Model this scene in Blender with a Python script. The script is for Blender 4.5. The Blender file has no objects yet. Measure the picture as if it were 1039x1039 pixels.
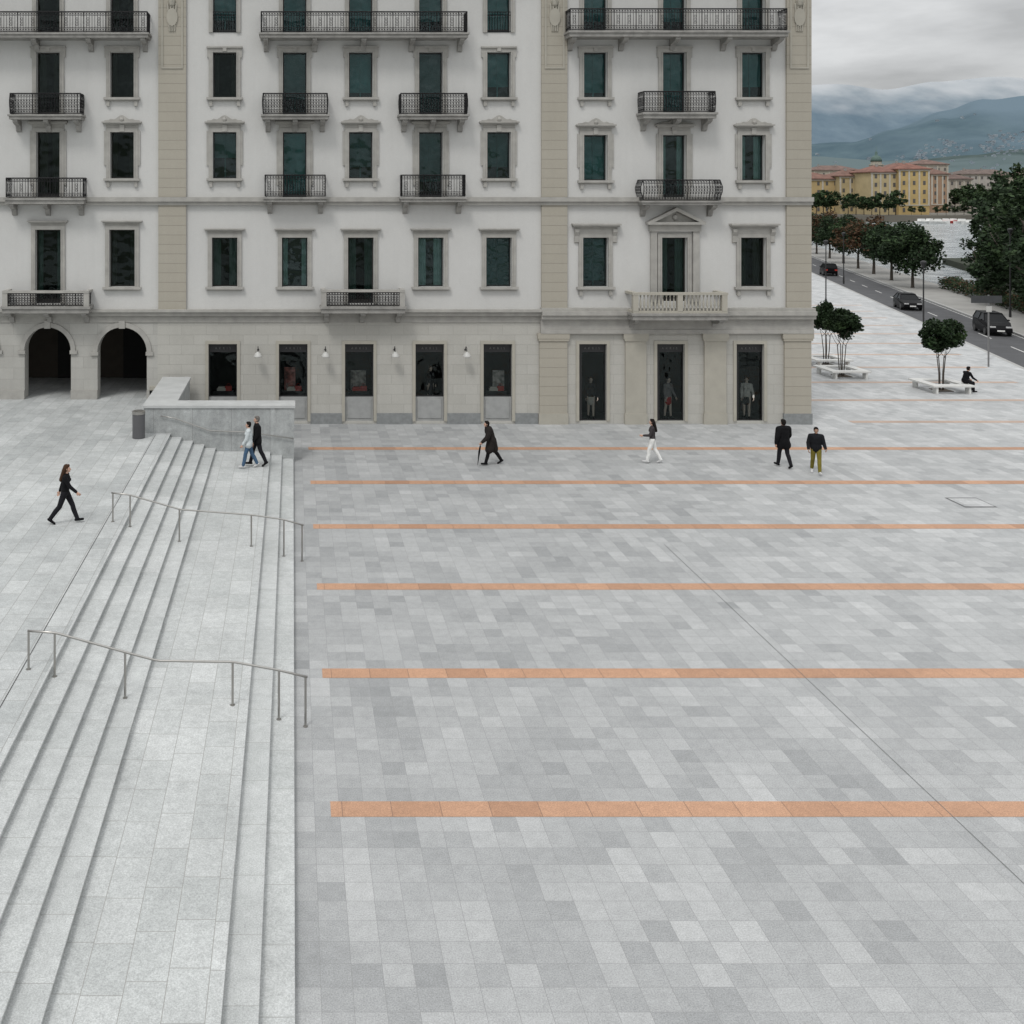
import bpy, bmesh, math, random
from mathutils import Vector, Matrix, noise
R=random.Random(7)
F=1030.0; CX=297.0; HY=197.0; H=10.7; FY=47.3
def fx(px,Y=FY): return (px-CX)*Y/F
def fz(py,Y=FY): return H-(py-HY)*Y/F
def G(px,py,z=0.0):
    Y=F*(H-z)/(py-HY); return ((px-CX)*Y/F, Y, z)
col=bpy.context.scene.collection
# ------------------------------------------------------------ mesh builder
class MB:
    def __init__(s): s.v=[];s.f=[];s.m=[]
    def add(s,vs,fs,m=0):
        o=len(s.v); s.v.extend([tuple(v) for v in vs])
        for f in fs: s.f.append([i+o for i in f]); s.m.append(m)
    def box(s,x0,x1,y0,y1,z0,z1,m=0):
        s.add([(x0,y0,z0),(x1,y0,z0),(x1,y1,z0),(x0,y1,z0),(x0,y0,z1),(x1,y0,z1),(x1,y1,z1),(x0,y1,z1)],
              [(0,3,2,1),(4,5,6,7),(0,1,5,4),(1,2,6,5),(2,3,7,6),(3,0,4,7)],m)
    def quad(s,a,b,c,d,m=0): s.add([a,b,c,d],[(0,1,2,3)],m)
    def prism(s,pts,z0,z1,m=0):
        n=len(pts); vs=[(p[0],p[1],z0) for p in pts]+[(p[0],p[1],z1) for p in pts]
        fs=[tuple(range(n-1,-1,-1)),tuple(range(n,2*n))]+[(i,(i+1)%n,(i+1)%n+n,i+n) for i in range(n)]
        s.add(vs,fs,m)
    def prismy(s,pts,y0,y1,m=0): # pts (x,z)
        n=len(pts); vs=[(p[0],y0,p[1]) for p in pts]+[(p[0],y1,p[1]) for p in pts]
        fs=[tuple(range(n)),tuple(range(2*n-1,n-1,-1))]+[((i+1)%n,i,i+n,(i+1)%n+n) for i in range(n)]
        s.add(vs,fs,m)
    def prismx(s,pts,x0,x1,m=0): # pts (y,z)
        n=len(pts); vs=[(x0,p[0],p[1]) for p in pts]+[(x1,p[0],p[1]) for p in pts]
        fs=[tuple(range(n)),tuple(range(2*n-1,n-1,-1))]+[((i+1)%n,i,i+n,(i+1)%n+n) for i in range(n)]
        s.add(vs,fs,m)
    def tube(s,p,r,seg=6,m=0,closed=False):
        p=[Vector(a) for a in p]; n=len(p)
        if not isinstance(r,(list,tuple)): r=[r]*n
        vs=[]
        for i in range(n):
            if closed: d=p[(i+1)%n]-p[i-1]
            else: d=p[min(i+1,n-1)]-p[max(i-1,0)]
            d.normalize()
            ref=Vector((0,0,1)) if abs(d.z)<.9 else Vector((1,0,0))
            u=d.cross(ref).normalized(); w=u.cross(d)
            for k in range(seg):
                a=2*math.pi*k/seg; vs.append(p[i]+(u*math.cos(a)+w*math.sin(a))*r[i])
        fs=[]
        for i in range(n if closed else n-1):
            j=(i+1)%n
            for k in range(seg):
                fs.append((i*seg+k,i*seg+(k+1)%seg,j*seg+(k+1)%seg,j*seg+k))
        if not closed: fs+= [tuple(range(seg-1,-1,-1)),tuple((n-1)*seg+k for k in range(seg))]
        s.add(vs,fs,m)
    def lathe(s,prof,c=(0,0,0),seg=16,m=0): # prof (r,z)
        vs=[];n=len(prof)
        for r,z in prof:
            for k in range(seg):
                a=2*math.pi*k/seg; vs.append((c[0]+r*math.cos(a),c[1]+r*math.sin(a),c[2]+z))
        fs=[]
        for i in range(n-1):
            for k in range(seg): fs.append((i*seg+k,i*seg+(k+1)%seg,(i+1)*seg+(k+1)%seg,(i+1)*seg+k))
        fs+=[tuple(range(seg-1,-1,-1)),tuple((n-1)*seg+k for k in range(seg))]
        s.add(vs,fs,m)
    def capsule(s,p1,r1,p2,r2,flat=(1,1),side=(1,0,0),seg=14,m=0):
        p1=Vector(p1);p2=Vector(p2);ax=p2-p1
        if ax.length<1e-5: ax=Vector((0,0,1))
        ax.normalize(); u=Vector(side); u=u-ax*u.dot(ax)
        if u.length<.05: u=Vector((0,1,0)); u=u-ax*u.dot(ax)
        u.normalize(); w=ax.cross(u)
        vs=[p1-ax*r1]; rings=0
        for (p,r,ph) in [(p1,r1,-60),(p1,r1,-30),(p1,r1,0),(p2,r2,0),(p2,r2,30),(p2,r2,60)]:
            a=math.radians(ph); c=p+ax*r*math.sin(a); rr=r*math.cos(a); rings+=1
            for k in range(seg):
                t=2*math.pi*k/seg; vs.append(c+u*rr*flat[0]*math.cos(t)+w*rr*flat[1]*math.sin(t))
        vs.append(p2+ax*r2); L=len(vs)-1; fs=[]
        for k in range(seg): fs.append((0,1+(k+1)%seg,1+k))
        for i in range(rings-1):
            o=1+i*seg
            for k in range(seg): fs.append((o+k,o+(k+1)%seg,o+seg+(k+1)%seg,o+seg+k))
        o=1+(rings-1)*seg
        for k in range(seg): fs.append((o+k,o+(k+1)%seg,L))
        s.add(vs,fs,m)
    def mesh(s,name,mats,smooth=False):
        me=bpy.data.meshes.new(name); me.from_pydata(s.v,[],s.f)
        for m in mats: me.materials.append(m)
        if len(mats)>1: me.polygons.foreach_set("material_index",s.m)
        if smooth: me.polygons.foreach_set("use_smooth",[True]*len(s.f))
        me.update(); return me
def put(name,mb,mats,parent=None,smooth=False,label=None,category=None,kind=None,group=None,loc=None,rot=0,fixn=False):
    if not isinstance(mats,(list,tuple)): mats=[mats]
    me=mb if isinstance(mb,bpy.types.Mesh) else mb.mesh(name,mats,smooth)
    if fixn:
        bm=bmesh.new(); bm.from_mesh(me); bmesh.ops.recalc_face_normals(bm,faces=bm.faces); bm.to_mesh(me); bm.free()
    o=bpy.data.objects.new(name,me); col.objects.link(o)
    if loc: o.location=loc
    o.rotation_euler=(0,0,rot)
    if parent: o.parent=parent
    for k,v in (("label",label),("category",category),("kind",kind),("group",group)):
        if v: o[k]=v
    return o
def empty(name,loc,rot=0,label=None,category=None,group=None):
    o=bpy.data.objects.new(name,None); col.objects.link(o); o.location=loc; o.rotation_euler=(0,0,rot); o.empty_display_size=.3
    for k,v in (("label",label),("category",category),("group",group)):
        if v: o[k]=v
    return o
# ------------------------------------------------------------ materials
class NT:
    def __init__(s,name):
        s.mat=bpy.data.materials.new(name); s.mat.use_nodes=True; s.t=s.mat.node_tree
        s.b=s.t.nodes["Principled BSDF"]; s.out=s.t.nodes["Material Output"]
    def n(s,ty,**k):
        x=s.t.nodes.new(ty)
        for a,b in k.items(): setattr(x,a,b)
        return x
    def l(s,a,b): s.t.links.new(a,b)
    def math(s,op,a,b=None,c=None):
        x=s.n('ShaderNodeMath',operation=op)
        for i,v in enumerate((a,b,c)):
            if v is None: continue
            if isinstance(v,(int,float)): x.inputs[i].default_value=v
            else: s.l(v,x.inputs[i])
        return x.outputs[0]
    def mix(s,f,a,b,blend='MIX'):
        x=s.n('ShaderNodeMix',data_type='RGBA',blend_type=blend)
        for i,v in ((0,f),(6,a),(7,b)):
            if isinstance(v,(int,float)): x.inputs[i].default_value=v
            elif isinstance(v,tuple): x.inputs[i].default_value=(v[0],v[1],v[2],1)
            else: s.l(v,x.inputs[i])
        return x.outputs[2]
    def noise(s,vec,scale,detail=4,rough=.55):
        x=s.n('ShaderNodeTexNoise'); x.inputs['Scale'].default_value=scale; x.inputs['Detail'].default_value=detail; x.inputs['Roughness'].default_value=rough
        if vec is not None: s.l(vec,x.inputs['Vector'])
        return x.outputs[0]
    def pos(s): return s.n('ShaderNodeNewGeometry').outputs['Position']
    def rng(s,v,a,b,c,d):
        x=s.n('ShaderNodeMapRange'); s.l(v,x.inputs[0])
        for i,q in enumerate((a,b,c,d)): x.inputs[i+1].default_value=q
        return x.outputs[0]
def M(name,c,rough=.7,metal=0,var=.12,scale=3,bump=0,spec=None):
    t=NT(name); co=t.n('ShaderNodeTexCoord').outputs['Object']
    nz=t.noise(co,scale)
    f=t.rng(nz,.3,.7,1-var,1+var)
    x=t.n('ShaderNodeVectorMath',operation='SCALE'); x.inputs[0].default_value=c; t.l(f,x.inputs['Scale'])
    t.l(x.outputs[0],t.b.inputs['Base Color'])
    t.b.inputs['Roughness'].default_value=rough; t.b.inputs['Metallic'].default_value=metal
    if spec is not None: t.b.inputs['Specular IOR Level'].default_value=spec
    if bump:
        b=t.n('ShaderNodeBump'); b.inputs['Strength'].default_value=bump; b.inputs['Distance'].default_value=.02
        t.l(t.noise(co,scale*12),b.inputs['Height']); t.l(b.outputs[0],t.b.inputs['Normal'])
    return t.mat
def tile_mat(name,ax,sx,sy,c1,c2,jc,jw,stain=.1,stainscale=.25,patch=.5,rough=.75,offs=1.0,bump=.3,speck=.12,rpow=1.0,streak=0,pscale=(.13,.13),xgrad=None,ushift=0,vshift=0,mids=None,spec=.35,marks=0):
    t=NT(name); P=t.pos(); sp=t.n('ShaderNodeSeparateXYZ'); t.l(P,sp.inputs[0])
    u=sp.outputs[ax[0]]; v=sp.outputs[ax[1]]
    if ushift: u=t.math('ADD',u,ushift)
    if vshift: v=t.math('ADD',v,vshift)
    vv=t.math('DIVIDE',v,sy); r=t.math('FLOOR',vv)
    if offs==-1: off=t.math('MULTIPLY',t.math('MODULO',r,2.0),.5)
    elif offs==0: off=0.0
    else:
        w=t.n('ShaderNodeTexWhiteNoise',noise_dimensions='1D'); t.l(r,w.inputs['W'])
        off=t.math('MULTIPLY',w.outputs['Value'],offs)
    uu=t.math('ADD',t.math('DIVIDE',u,sx),off); ci=t.math('FLOOR',uu)
    cb=t.n('ShaderNodeCombineXYZ'); t.l(ci,cb.inputs[0]); t.l(r,cb.inputs[1]); 
    w2=t.n('ShaderNodeTexWhiteNoise',noise_dimensions='3D'); t.l(cb.outputs[0],w2.inputs['Vector'])
    rnd=t.math('POWER',w2.outputs['Value'],rpow)
    pmp=t.n('ShaderNodeMapping'); t.l(cb.outputs[0],pmp.inputs[0]); pmp.inputs['Scale'].default_value=(pscale[0],pscale[1],1)
    pn=t.rng(t.noise(pmp.outputs[0],1,3),.35,.65,0,1)
    fac=t.math('ADD',t.math('MULTIPLY',rnd,1-patch),t.math('MULTIPLY',pn,patch))
    c=t.mix(fac,c1,c2)
    st=t.rng(t.noise(P,stainscale,3,.6),.3,.7,1-stain,1+stain)
    sk=t.rng(t.noise(P,45,2,.8),.3,.7,1-speck,1+speck)
    ms=stain*.5 if mids is None else mids
    mid=t.rng(t.noise(P,5,3,.7),.3,.7,1-ms,1+ms)
    mul=t.math('MULTIPLY',t.math('MULTIPLY',st,sk),mid)
    if marks:
        mul=t.math('MULTIPLY',mul,t.rng(t.noise(P,3.1,5,.75),.68,.76,1,1-marks))
        mul=t.math('MULTIPLY',mul,t.rng(t.noise(P,.55,4,.65),.60,.74,1,1-marks*.5))
    if streak:
        mp=t.n('ShaderNodeMapping'); t.l(P,mp.inputs[0]); mp.inputs['Scale'].default_value=(2.2,2.2,.12)
        mul=t.math('MULTIPLY',mul,t.rng(t.noise(mp.outputs[0],1.6,4,.6),.35,.7,1,1-streak))
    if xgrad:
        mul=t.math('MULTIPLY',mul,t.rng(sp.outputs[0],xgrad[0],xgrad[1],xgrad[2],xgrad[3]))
    x=t.n('ShaderNodeVectorMath',operation='SCALE'); t.l(c,x.inputs[0]); t.l(mul,x.inputs['Scale'])
    def edge(q,s):
        fr=t.math('FRACT',q); return t.math('MULTIPLY',t.math('SUBTRACT',.5,t.math('ABSOLUTE',t.math('SUBTRACT',fr,.5))),s)
    mn=t.math('MINIMUM',edge(uu,sx),edge(vv,sy))
    j=t.rng(mn,jw*.5,jw,1,0)
    cc=t.mix(j,x.outputs[0],jc); t.l(cc,t.b.inputs['Base Color'])
    t.b.inputs['Roughness'].default_value=rough; t.b.inputs['Specular IOR Level'].default_value=spec
    if bump:
        b=t.n('ShaderNodeBump'); b.inputs['Strength'].default_value=bump; b.inputs['Distance'].default_value=.01; b.invert=True
        t.l(j,b.inputs['Height']); t.l(b.outputs[0],t.b.inputs['Normal'])
    return t.mat
def glassmat(name,tint,refl=.12,rough=.03,gc=(.8,.95,.93)):
    t=NT(name); t.t.nodes.remove(t.b)
    tr=t.n('ShaderNodeBsdfTransparent'); tr.inputs[0].default_value=(*tint,1)
    gl=t.n('ShaderNodeBsdfGlossy'); gl.inputs['Roughness'].default_value=rough
    gl.inputs[0].default_value=(*gc,1)
    fr=t.n('ShaderNodeFresnel'); fr.inputs[0].default_value=1.5
    b=t.n('ShaderNodeBump'); b.inputs['Strength'].default_value=.5; b.inputs['Distance'].default_value=.15
    t.l(t.noise(t.pos(),.9,2),b.inputs['Height']); t.l(b.outputs[0],gl.inputs['Normal'])
    mx=t.n('ShaderNodeMixShader'); t.l(t.math('ADD',t.math('MULTIPLY',fr.outputs[0],.9),refl-.04),mx.inputs[0]); t.l(tr.outputs[0],mx.inputs[1]); t.l(gl.outputs[0],mx.inputs[2])
    t.l(mx.outputs[0],t.out.inputs[0]); return t.mat

SP=5.008; sy0=F*H*.0016026; ROW=SP/12
VS=-(sy0-ROW/2)
VS=VS+ROW*math.ceil(-VS/ROW)*1.0
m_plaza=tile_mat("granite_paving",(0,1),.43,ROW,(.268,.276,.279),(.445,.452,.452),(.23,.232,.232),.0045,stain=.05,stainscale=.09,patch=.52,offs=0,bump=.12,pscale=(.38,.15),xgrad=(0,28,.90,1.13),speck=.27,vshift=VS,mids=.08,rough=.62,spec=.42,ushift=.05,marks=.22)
m_orange=tile_mat("terracotta_stone",(0,1),.86,50,(.355,.205,.13),(.50,.30,.195),(.22,.14,.10),.008,stain=.10,patch=.25,speck=.28,pscale=(.6,1),rough=.7,offs=0,marks=.2,mids=.08)
m_orangef=tile_mat("dull_terracotta_stone",(0,1),.86,50,(.40,.30,.24),(.45,.345,.285),(.25,.2,.17),.007,stain=.12,patch=.15,speck=.2,pscale=(.6,1),rough=.7,offs=0)  # duller, paler tone for the stripes farther away
m_terr=tile_mat("terrace_granite",(1,0),.82,.50,(.33,.345,.343),(.475,.488,.483),(.25,.25,.237),.008,stain=.14,stainscale=.4,patch=.5,bump=.15,speck=.26,mids=.10,marks=.22)
m_land=tile_mat("landing_granite",(1,0),.9,.545,(.375,.39,.385),(.48,.492,.487),(.28,.28,.265),.0075,stain=.09,stainscale=.5,patch=.4,bump=.15,speck=.26,mids=.09,marks=.18)
m_step=tile_mat("step_granite",(1,2),1.25,40,(.385,.40,.395),(.48,.492,.487),(.27,.27,.255),.0065,stain=.08,stainscale=.6,patch=.3,bump=.1,speck=.26,mids=.09,marks=.18)
m_drain=M("drain_metal",(.06,.06,.06),.6)
m_slot=M("slot_joint",(.15,.15,.15),.7)
m_rim=M("cover_rim",(.10,.10,.10),.6)
m_plaster=tile_mat("white_plaster",(0,2),60,60,(.54,.538,.523),(.54,.538,.523),(.53,.525,.51),.0001,stain=.03,stainscale=.35,patch=0,bump=0,speck=.05,rough=.9,streak=.03)
m_ashlar=tile_mat("pale_ashlar",(0,2),1.15,.46,(.405,.396,.363),(.445,.436,.402),(.315,.307,.28),.008,stain=.03,stainscale=.5,patch=.1,offs=-1,bump=.45,rough=.85,streak=.04,speck=.08)
m_ashlar2=tile_mat("arcade_ashlar",(0,2),1.3,.52,(.38,.373,.348),(.425,.418,.39),(.295,.287,.265),.008,stain=.04,stainscale=.5,patch=.1,offs=-1,bump=.45,rough=.85,streak=.06,speck=.08)
m_beige=tile_mat("beige_pilaster_stone",(0,2),90,.44,(.360,.336,.283),(.370,.346,.293),(.25,.232,.195),.012,stain=.02,stainscale=.8,patch=.0,offs=-1,bump=.6,rough=.85,streak=.03,speck=.06,ushift=44)
m_trim=M("grey_stone_trim",(.345,.336,.312),.85,var=.12,scale=2.5,bump=.2)
m_trimd=M("weathered_stone",(.265,.258,.242),.85,var=.2,scale=3,bump=.3)
m_plinth=M("granite_plinth",(.21,.22,.22),.7,var=.15,scale=6)
m_capst=M("beige_stone",(.37,.352,.302),.85,var=.06,scale=2)
m_iron=M("wrought_iron",(.009,.009,.010),.6,spec=.3)
m_frame=M("dark_window_frame",(.014,.013,.011),.5)
m_frameg=M("green_window_frame",(.012,.016,.016),.5)
m_teal=glassmat("teal_glass",(.60,.82,.82),.06,gc=(.75,.92,.92))
m_dark=glassmat("dark_glass",(.30,.42,.40),.03,gc=(.8,.95,.93))
m_shopg=glassmat("shop_glass",(.62,.66,.66),.035)
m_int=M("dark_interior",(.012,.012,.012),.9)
m_curt=M("linen_curtain",(.24,.26,.24),.9,var=.1)
m_curtg=M("teal_blind",(.032,.108,.108),.8,var=.3,scale=.8)
m_curtg2=M("dark_teal_blind",(.018,.050,.048),.8,var=.3,scale=.8)
m_curtb=M("brown_curtain",(.09,.07,.055),.9)
m_white=M("white_enamel",(.72,.72,.70),.4,var=.03)
m_shade=M("lamp_shade_enamel",(.48,.48,.46),.5,var=.03)
m_letter=M("pale_lettering",(.11,.11,.106),.5,var=.01)
m_steel=M("stainless_steel",(.38,.37,.35),.32,metal=.9,var=.05)
m_asph=M("asphalt",(.065,.066,.07),.85,var=.2,scale=.6,bump=.1)
m_kerb=M("kerb_stone",(.33,.33,.32),.8)
m_prom=M("promenade_paving",(.27,.265,.25),.85,var=.12,scale=.4)
m_mark=M("road_paint",(.6,.6,.58),.6)
m_black=M("black_plastic",(.016,.016,.017),.5)
m_bark=M("bark",(.06,.05,.04),.9,var=.3,scale=8)
def leafm(n,c): return M(n,c,.75,var=.45,scale=1.2,spec=.25)
m_l1=leafm("leaf_dark",(.015,.031,.011)); m_l2=leafm("leaf_mid",(.030,.054,.019)); m_l3=leafm("leaf_light",(.055,.085,.031)); m_l4=leafm("leaf_autumn",(.070,.038,.018))

# ------------------------------------------------------------ world, sun, camera
sc=bpy.context.scene
w=bpy.data.worlds.new("World"); sc.world=w; w.use_nodes=True; nt=w.node_tree; bg=nt.nodes["Background"]
sky=nt.nodes.new('ShaderNodeTexSky'); sky.sky_type='NISHITA'; sky.sun_disc=False
EL=math.radians(55); AZ=math.radians(212)
sky.sun_elevation=EL; sky.sun_rotation=AZ
tc=nt.nodes.new('ShaderNodeTexCoord'); sp=nt.nodes.new('ShaderNodeSeparateXYZ'); nt.links.new(tc.outputs['Generated'],sp.inputs[0])
mp=nt.nodes.new('ShaderNodeMapping'); mp.inputs['Scale'].default_value=(1.0,1.0,4.0); nt.links.new(tc.outputs['Generated'],mp.inputs[0])
nz=nt.nodes.new('ShaderNodeTexNoise'); nz.inputs['Scale'].default_value=4.6; nz.inputs['Detail'].default_value=7; nz.inputs['Roughness'].default_value=.52; nt.links.new(mp.outputs[0],nz.inputs[0])
cr=nt.nodes.new('ShaderNodeMapRange'); nt.links.new(nz.outputs[0],cr.inputs[0])
for i,q in enumerate((.38,.62,.78,1.22)): cr.inputs[i+1].default_value=q
zr=nt.nodes.new('ShaderNodeMapRange'); nt.links.new(sp.outputs[2],zr.inputs[0])
for i,q in enumerate((0,.9,4.9,14.6)): zr.inputs[i+1].default_value=q
mu=nt.nodes.new('ShaderNodeMath'); mu.operation='MULTIPLY'; nt.links.new(cr.outputs[0],mu.inputs[0]); nt.links.new(zr.outputs[0],mu.inputs[1])
vs=nt.nodes.new('ShaderNodeVectorMath'); vs.operation='SCALE'; vs.inputs[0].default_value=(.99,1.0,1.005); nt.links.new(mu.outputs[0],vs.inputs['Scale'])
mx=nt.nodes.new('ShaderNodeMix'); mx.data_type='RGBA'; mx.inputs[0].default_value=.95; nt.links.new(sky.outputs[0],mx.inputs[6]); nt.links.new(vs.outputs[0],mx.inputs[7])
nt.links.new(mx.outputs[2],bg.inputs[0]); bg.inputs[1].default_value=.096
sd=bpy.data.lights.new("sun","SUN"); sd.energy=1.25; sd.angle=math.radians(14); sd.color=(1,.975,.945)
so=bpy.data.objects.new("sun",sd); col.objects.link(so)
dirv=Vector((math.sin(AZ)*math.cos(EL),math.cos(AZ)*math.cos(EL),math.sin(EL)))
so.rotation_euler=dirv.to_track_quat('Z','Y').to_euler(); so.location=(0,-20,60)
cd=bpy.data.cameras.new("camera"); cam=bpy.data.objects.new("camera",cd); col.objects.link(cam); sc.camera=cam
cam.location=(0,0,H); cam.rotation_euler=(math.pi/2,0,0)
cd.sensor_width=36; cd.lens=36*F/1039; cd.shift_x=(519.5-CX)/1039; cd.shift_y=-(519.5-HY)/1039; cd.clip_end=30000; cd.clip_start=.5
sc.view_settings.view_transform='Standard'; sc.view_settings.look='None'; sc.view_settings.exposure=0

# ------------------------------------------------------------ ground setting
mb=MB(); mb.quad((-9000,-3000,-4),(14000,-3000,-4),(14000,14000,-4),(-9000,14000,-4))
put("ground",mb,M("earth",(.10,.11,.07),.95),kind="structure",label="flat earth stretching out to the horizon")
def nearX(Y): return 44.6+.34*(Y-61.9)
def farX(Y): return 56.6+.35*(Y-79.9)
def lakeX(Y): return farX(Y)+6.0
mb=MB(); mb.prism([(-150,-60),(lakeX(-60),-60),(lakeX(432),432),(-150,432)],-3.99,-.12)
put("city_ground",mb,m_asph,kind="structure",label="asphalt base of the lakeside quay")
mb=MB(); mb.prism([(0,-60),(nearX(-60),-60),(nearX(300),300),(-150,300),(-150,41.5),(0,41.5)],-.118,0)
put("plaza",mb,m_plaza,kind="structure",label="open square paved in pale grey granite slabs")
mb=MB(); mb.prism([(nearX(-60),-60),(nearX(-60)+.28,-60),(nearX(300)+.28,300),(nearX(300),300)],-.117,.002)
mb.prism([(farX(-60)-.28,-60),(farX(-60),-60),(farX(425),425),(farX(425)-.28,425)],-.117,.012)
put("kerb",mb,m_kerb,kind="structure",label="pale stone kerbs along the road")
mb=MB(); mb.prism([(farX(-60),-60),(lakeX(-60)-.3,-60),(lakeX(425)-.3,425),(farX(425),425)],-.117,.01)
put("promenade_pavement",mb,m_prom,kind="structure",label="paved lakeside footpath beside the road")
mb=MB()
def lane(c0,c1,y0,y1,z):
    f=lambda t,Y:nearX(Y)+.28+t*((farX(Y)-.28)-(nearX(Y)+.28))
    mb.quad((f(c0,y0),y0,z),(f(c1,y0),y0,z),(f(c1,y1),y1,z),(f(c0,y1),y1,z))
Y=20
while Y<260:
    lane(.49,.51,Y,Y+3,-.112); Y+=7
lane(.03,.045,20,280,-.112); lane(.955,.97,20,280,-.112)
put("road_marking",mb,m_mark,kind="structure",label="white painted lane lines on asphalt")
mb=MB(); 
mb.quad((nearX(-60)+.28,-60,-.116),(farX(-60)-.28,-60,-.116),(farX(425)-.28,425,-.116),(nearX(425)+.28,425,-.116))
put("road",mb,m_asph,kind="structure",label="grey asphalt lakeside road with two lanes")
for k in range(-1,17):
    Yc=sy0+SP*k
    x1=nearX(Yc)-2.0
    if Yc>FY-.6 and Yc<FY+40:
        x0=26.2
    elif Yc>=FY+40: x0=30
    else: x0=.66
    mb=MB(); mb.quad((x0,Yc-.222,.004),(x1,Yc-.222,.004),(x1,Yc+.222,.004),(x0,Yc+.222,.004))
    put("terracotta_stripe",mb,m_orange if k<6 else m_orangef,kind="structure",label="thin terracotta coloured stone stripe across granite paving")
mb=MB(); mb.quad((11.338,-10,.009),(11.35,-10,.009),(11.35,31,.009),(11.338,31,.009))
put("drainage_slot",mb,m_slot,kind="structure",label="narrow dark drainage slot in the paving")
g=G(985,510); mb=MB(); mb.quad((g[0]-.55,g[1]-.55,.010),(g[0]+.55,g[1]-.55,.010),(g[0]+.55,g[1]+.55,.010),(g[0]-.55,g[1]+.55,.010))
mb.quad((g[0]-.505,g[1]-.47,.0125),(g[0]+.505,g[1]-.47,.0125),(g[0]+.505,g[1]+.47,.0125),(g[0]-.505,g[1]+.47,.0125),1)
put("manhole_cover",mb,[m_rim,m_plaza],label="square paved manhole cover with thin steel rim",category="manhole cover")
# terrace + stairs
TZ=1.15; ris=TZ/8
TX=-4.9
mb=MB(); mb.prism([(-120,-60),(TX-.012,-60),(TX-.012,41.0),(-5.0,41.0),(-5.0,FY+6),(-120,FY+6)],-.119,TZ)
put("terrace",mb,m_terr,kind="structure",label="raised terrace paved in pale granite slabs")
edges=[0,-.46,-.92,-3.1,-3.55,-4.0,-4.45,TX]
st=empty("staircase",(-2.4,20,0),label="long flight of pale granite steps with a wide landing",category="steps")
mb=MB(); z=0; P2=[]
def ap(x,zz):
    if not P2 or abs(P2[-1][0]-x)>1e-6 or abs(P2[-1][1]-zz)>1e-6: P2.append((x,zz))
for i,e in enumerate(edges):
    ap(e,z); ap(e,z+ris-.045); ap(e+.03,z+ris-.04); ap(e+.03,z+ris-.004); ap(e+.024,z+ris); z+=ris
    if i+1<len(edges): ap(edges[i+1],z)
ap(TX-.012,TZ)
y0,y1=-8,40.54
for a,b in zip(P2[:-1],P2[1:]):
    m=1 if (abs(a[1]-b[1])<1e-6 and a[0]-b[0]>1.5) else 0
    mb.quad((a[0],y0,a[1]),(a[0],y1,a[1]),(b[0],y1,b[1]),(b[0],y0,b[1]),m)
mb.v=[(v[0]+2.4,v[1]-20,v[2]) for v in mb.v]
put("steps",mb,[m_step,m_land],parent=st)
mb=MB(); mb.quad((-5.455,-10,TZ+.004),(-5.435,-10,TZ+.004),(-5.435,40.3,TZ+.004),(-5.455,40.3,TZ+.004))
put("terrace_drain",mb,m_drain,kind="structure",label="thin dark drainage line along the stair top")
m_wall=tile_mat("parapet_granite",(0,2),1.55,3.0,(.33,.345,.345),(.43,.445,.44),(.22,.22,.215),.01,stain=.12,stainscale=1.6,patch=.2,streak=.2,speck=.24,mids=.12)
m_cap=M("parapet_cap",(.44,.45,.445),.8,var=.10,scale=1.5)
wl=empty("parapet_wall",(-5,40.6,0),label="low granite parapet wall turning beside the steps",category="wall")
mb=MB(); mb.prism([(-5.95,40.55),(.06,40.55),(.06,41.5),(-4.75,41.5),(-4.75,46.9),(-5.95,46.9)],0.002,2.16)
mb.v=[(v[0]+5,v[1]-40.6,v[2]) for v in mb.v]
put("wall_base",mb,m_wall,parent=wl)
mb=MB(); mb.prism([(-6.0,40.5),(.1,40.5),(.1,41.55),(-4.7,41.55),(-4.7,46.9),(-6.0,46.9)],2.16,2.26)
mb.v=[(v[0]+5,v[1]-40.6,v[2]) for v in mb.v]
put("wall_coping",mb,m_cap,parent=wl)
def groundz(x):
    z=0
    for e in edges:
        if x<e: z+=ris
    return z
def handrail(Y,pts,posts,label):
    S=F/Y
    P=[((px-CX)/S,Y,H-(py-HY)/S) for px,py in pts]
    root=empty("handrail",(P[0][0],Y,0),label=label,category="handrail",group="handrails across the steps")
    o=Vector(root.location)
    mb=MB(); Q=[Vector(P[0])]
    for i in range(1,len(P)-1):
        a=Vector(P[i-1]);b=Vector(P[i]);c=Vector(P[i+1])
        Q.append(b+(a-b).normalized()*.06); Q.append(b+(c-b).normalized()*.06)
    Q.append(Vector(P[-1]))
    mb.tube([q-o for q in Q],.024,8)
    put("rail",mb,m_steel,parent=root,smooth=True)
    def rz(x):
        for a,b in zip(P[:-1],P[1:]):
            if a[0]<=x<=b[0]+1e-4: return a[2]+(b[2]-a[2])*(x-a[0])/(b[0]-a[0])
        return P[-1][2]
    for px in posts:
        x=(px-CX)/S; mb=MB(); mb.tube([(0,0,groundz(x)),(0,0,rz(x)-.01)],.024,8); mb.lathe([(.05,0),(.05,.012)],(0,0,groundz(x)),12)
        put("post",mb,m_steel,parent=root,smooth=False,loc=(x-o.x,0,0))
handrail(29.6,[(113,500),(131,502),(183,517),(256,522.5),(287,527),(308,533)],[114.5,132,182,255,288,306.5],"slim stainless steel handrail stepping down the granite stairs")
handrail(20.4,[(28,640),(56,642),(128,662),(160,670.5),(236,671.5),(283,680),(312,687)],[29,55.5,127,236,283,310],"slim stainless steel handrail stepping down the granite stairs")
mb=MB(); Yr=40.45; S=F/Yr
P=[((px-CX)/S,Yr,H-(py-HY)/S) for px,py in [(163,422),(176,424),(213,437),(253,438.5),(298,445)]]
root=empty("wall_handrail",P[0],label="thin steel handrail fixed along the parapet wall",category="handrail")
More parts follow.
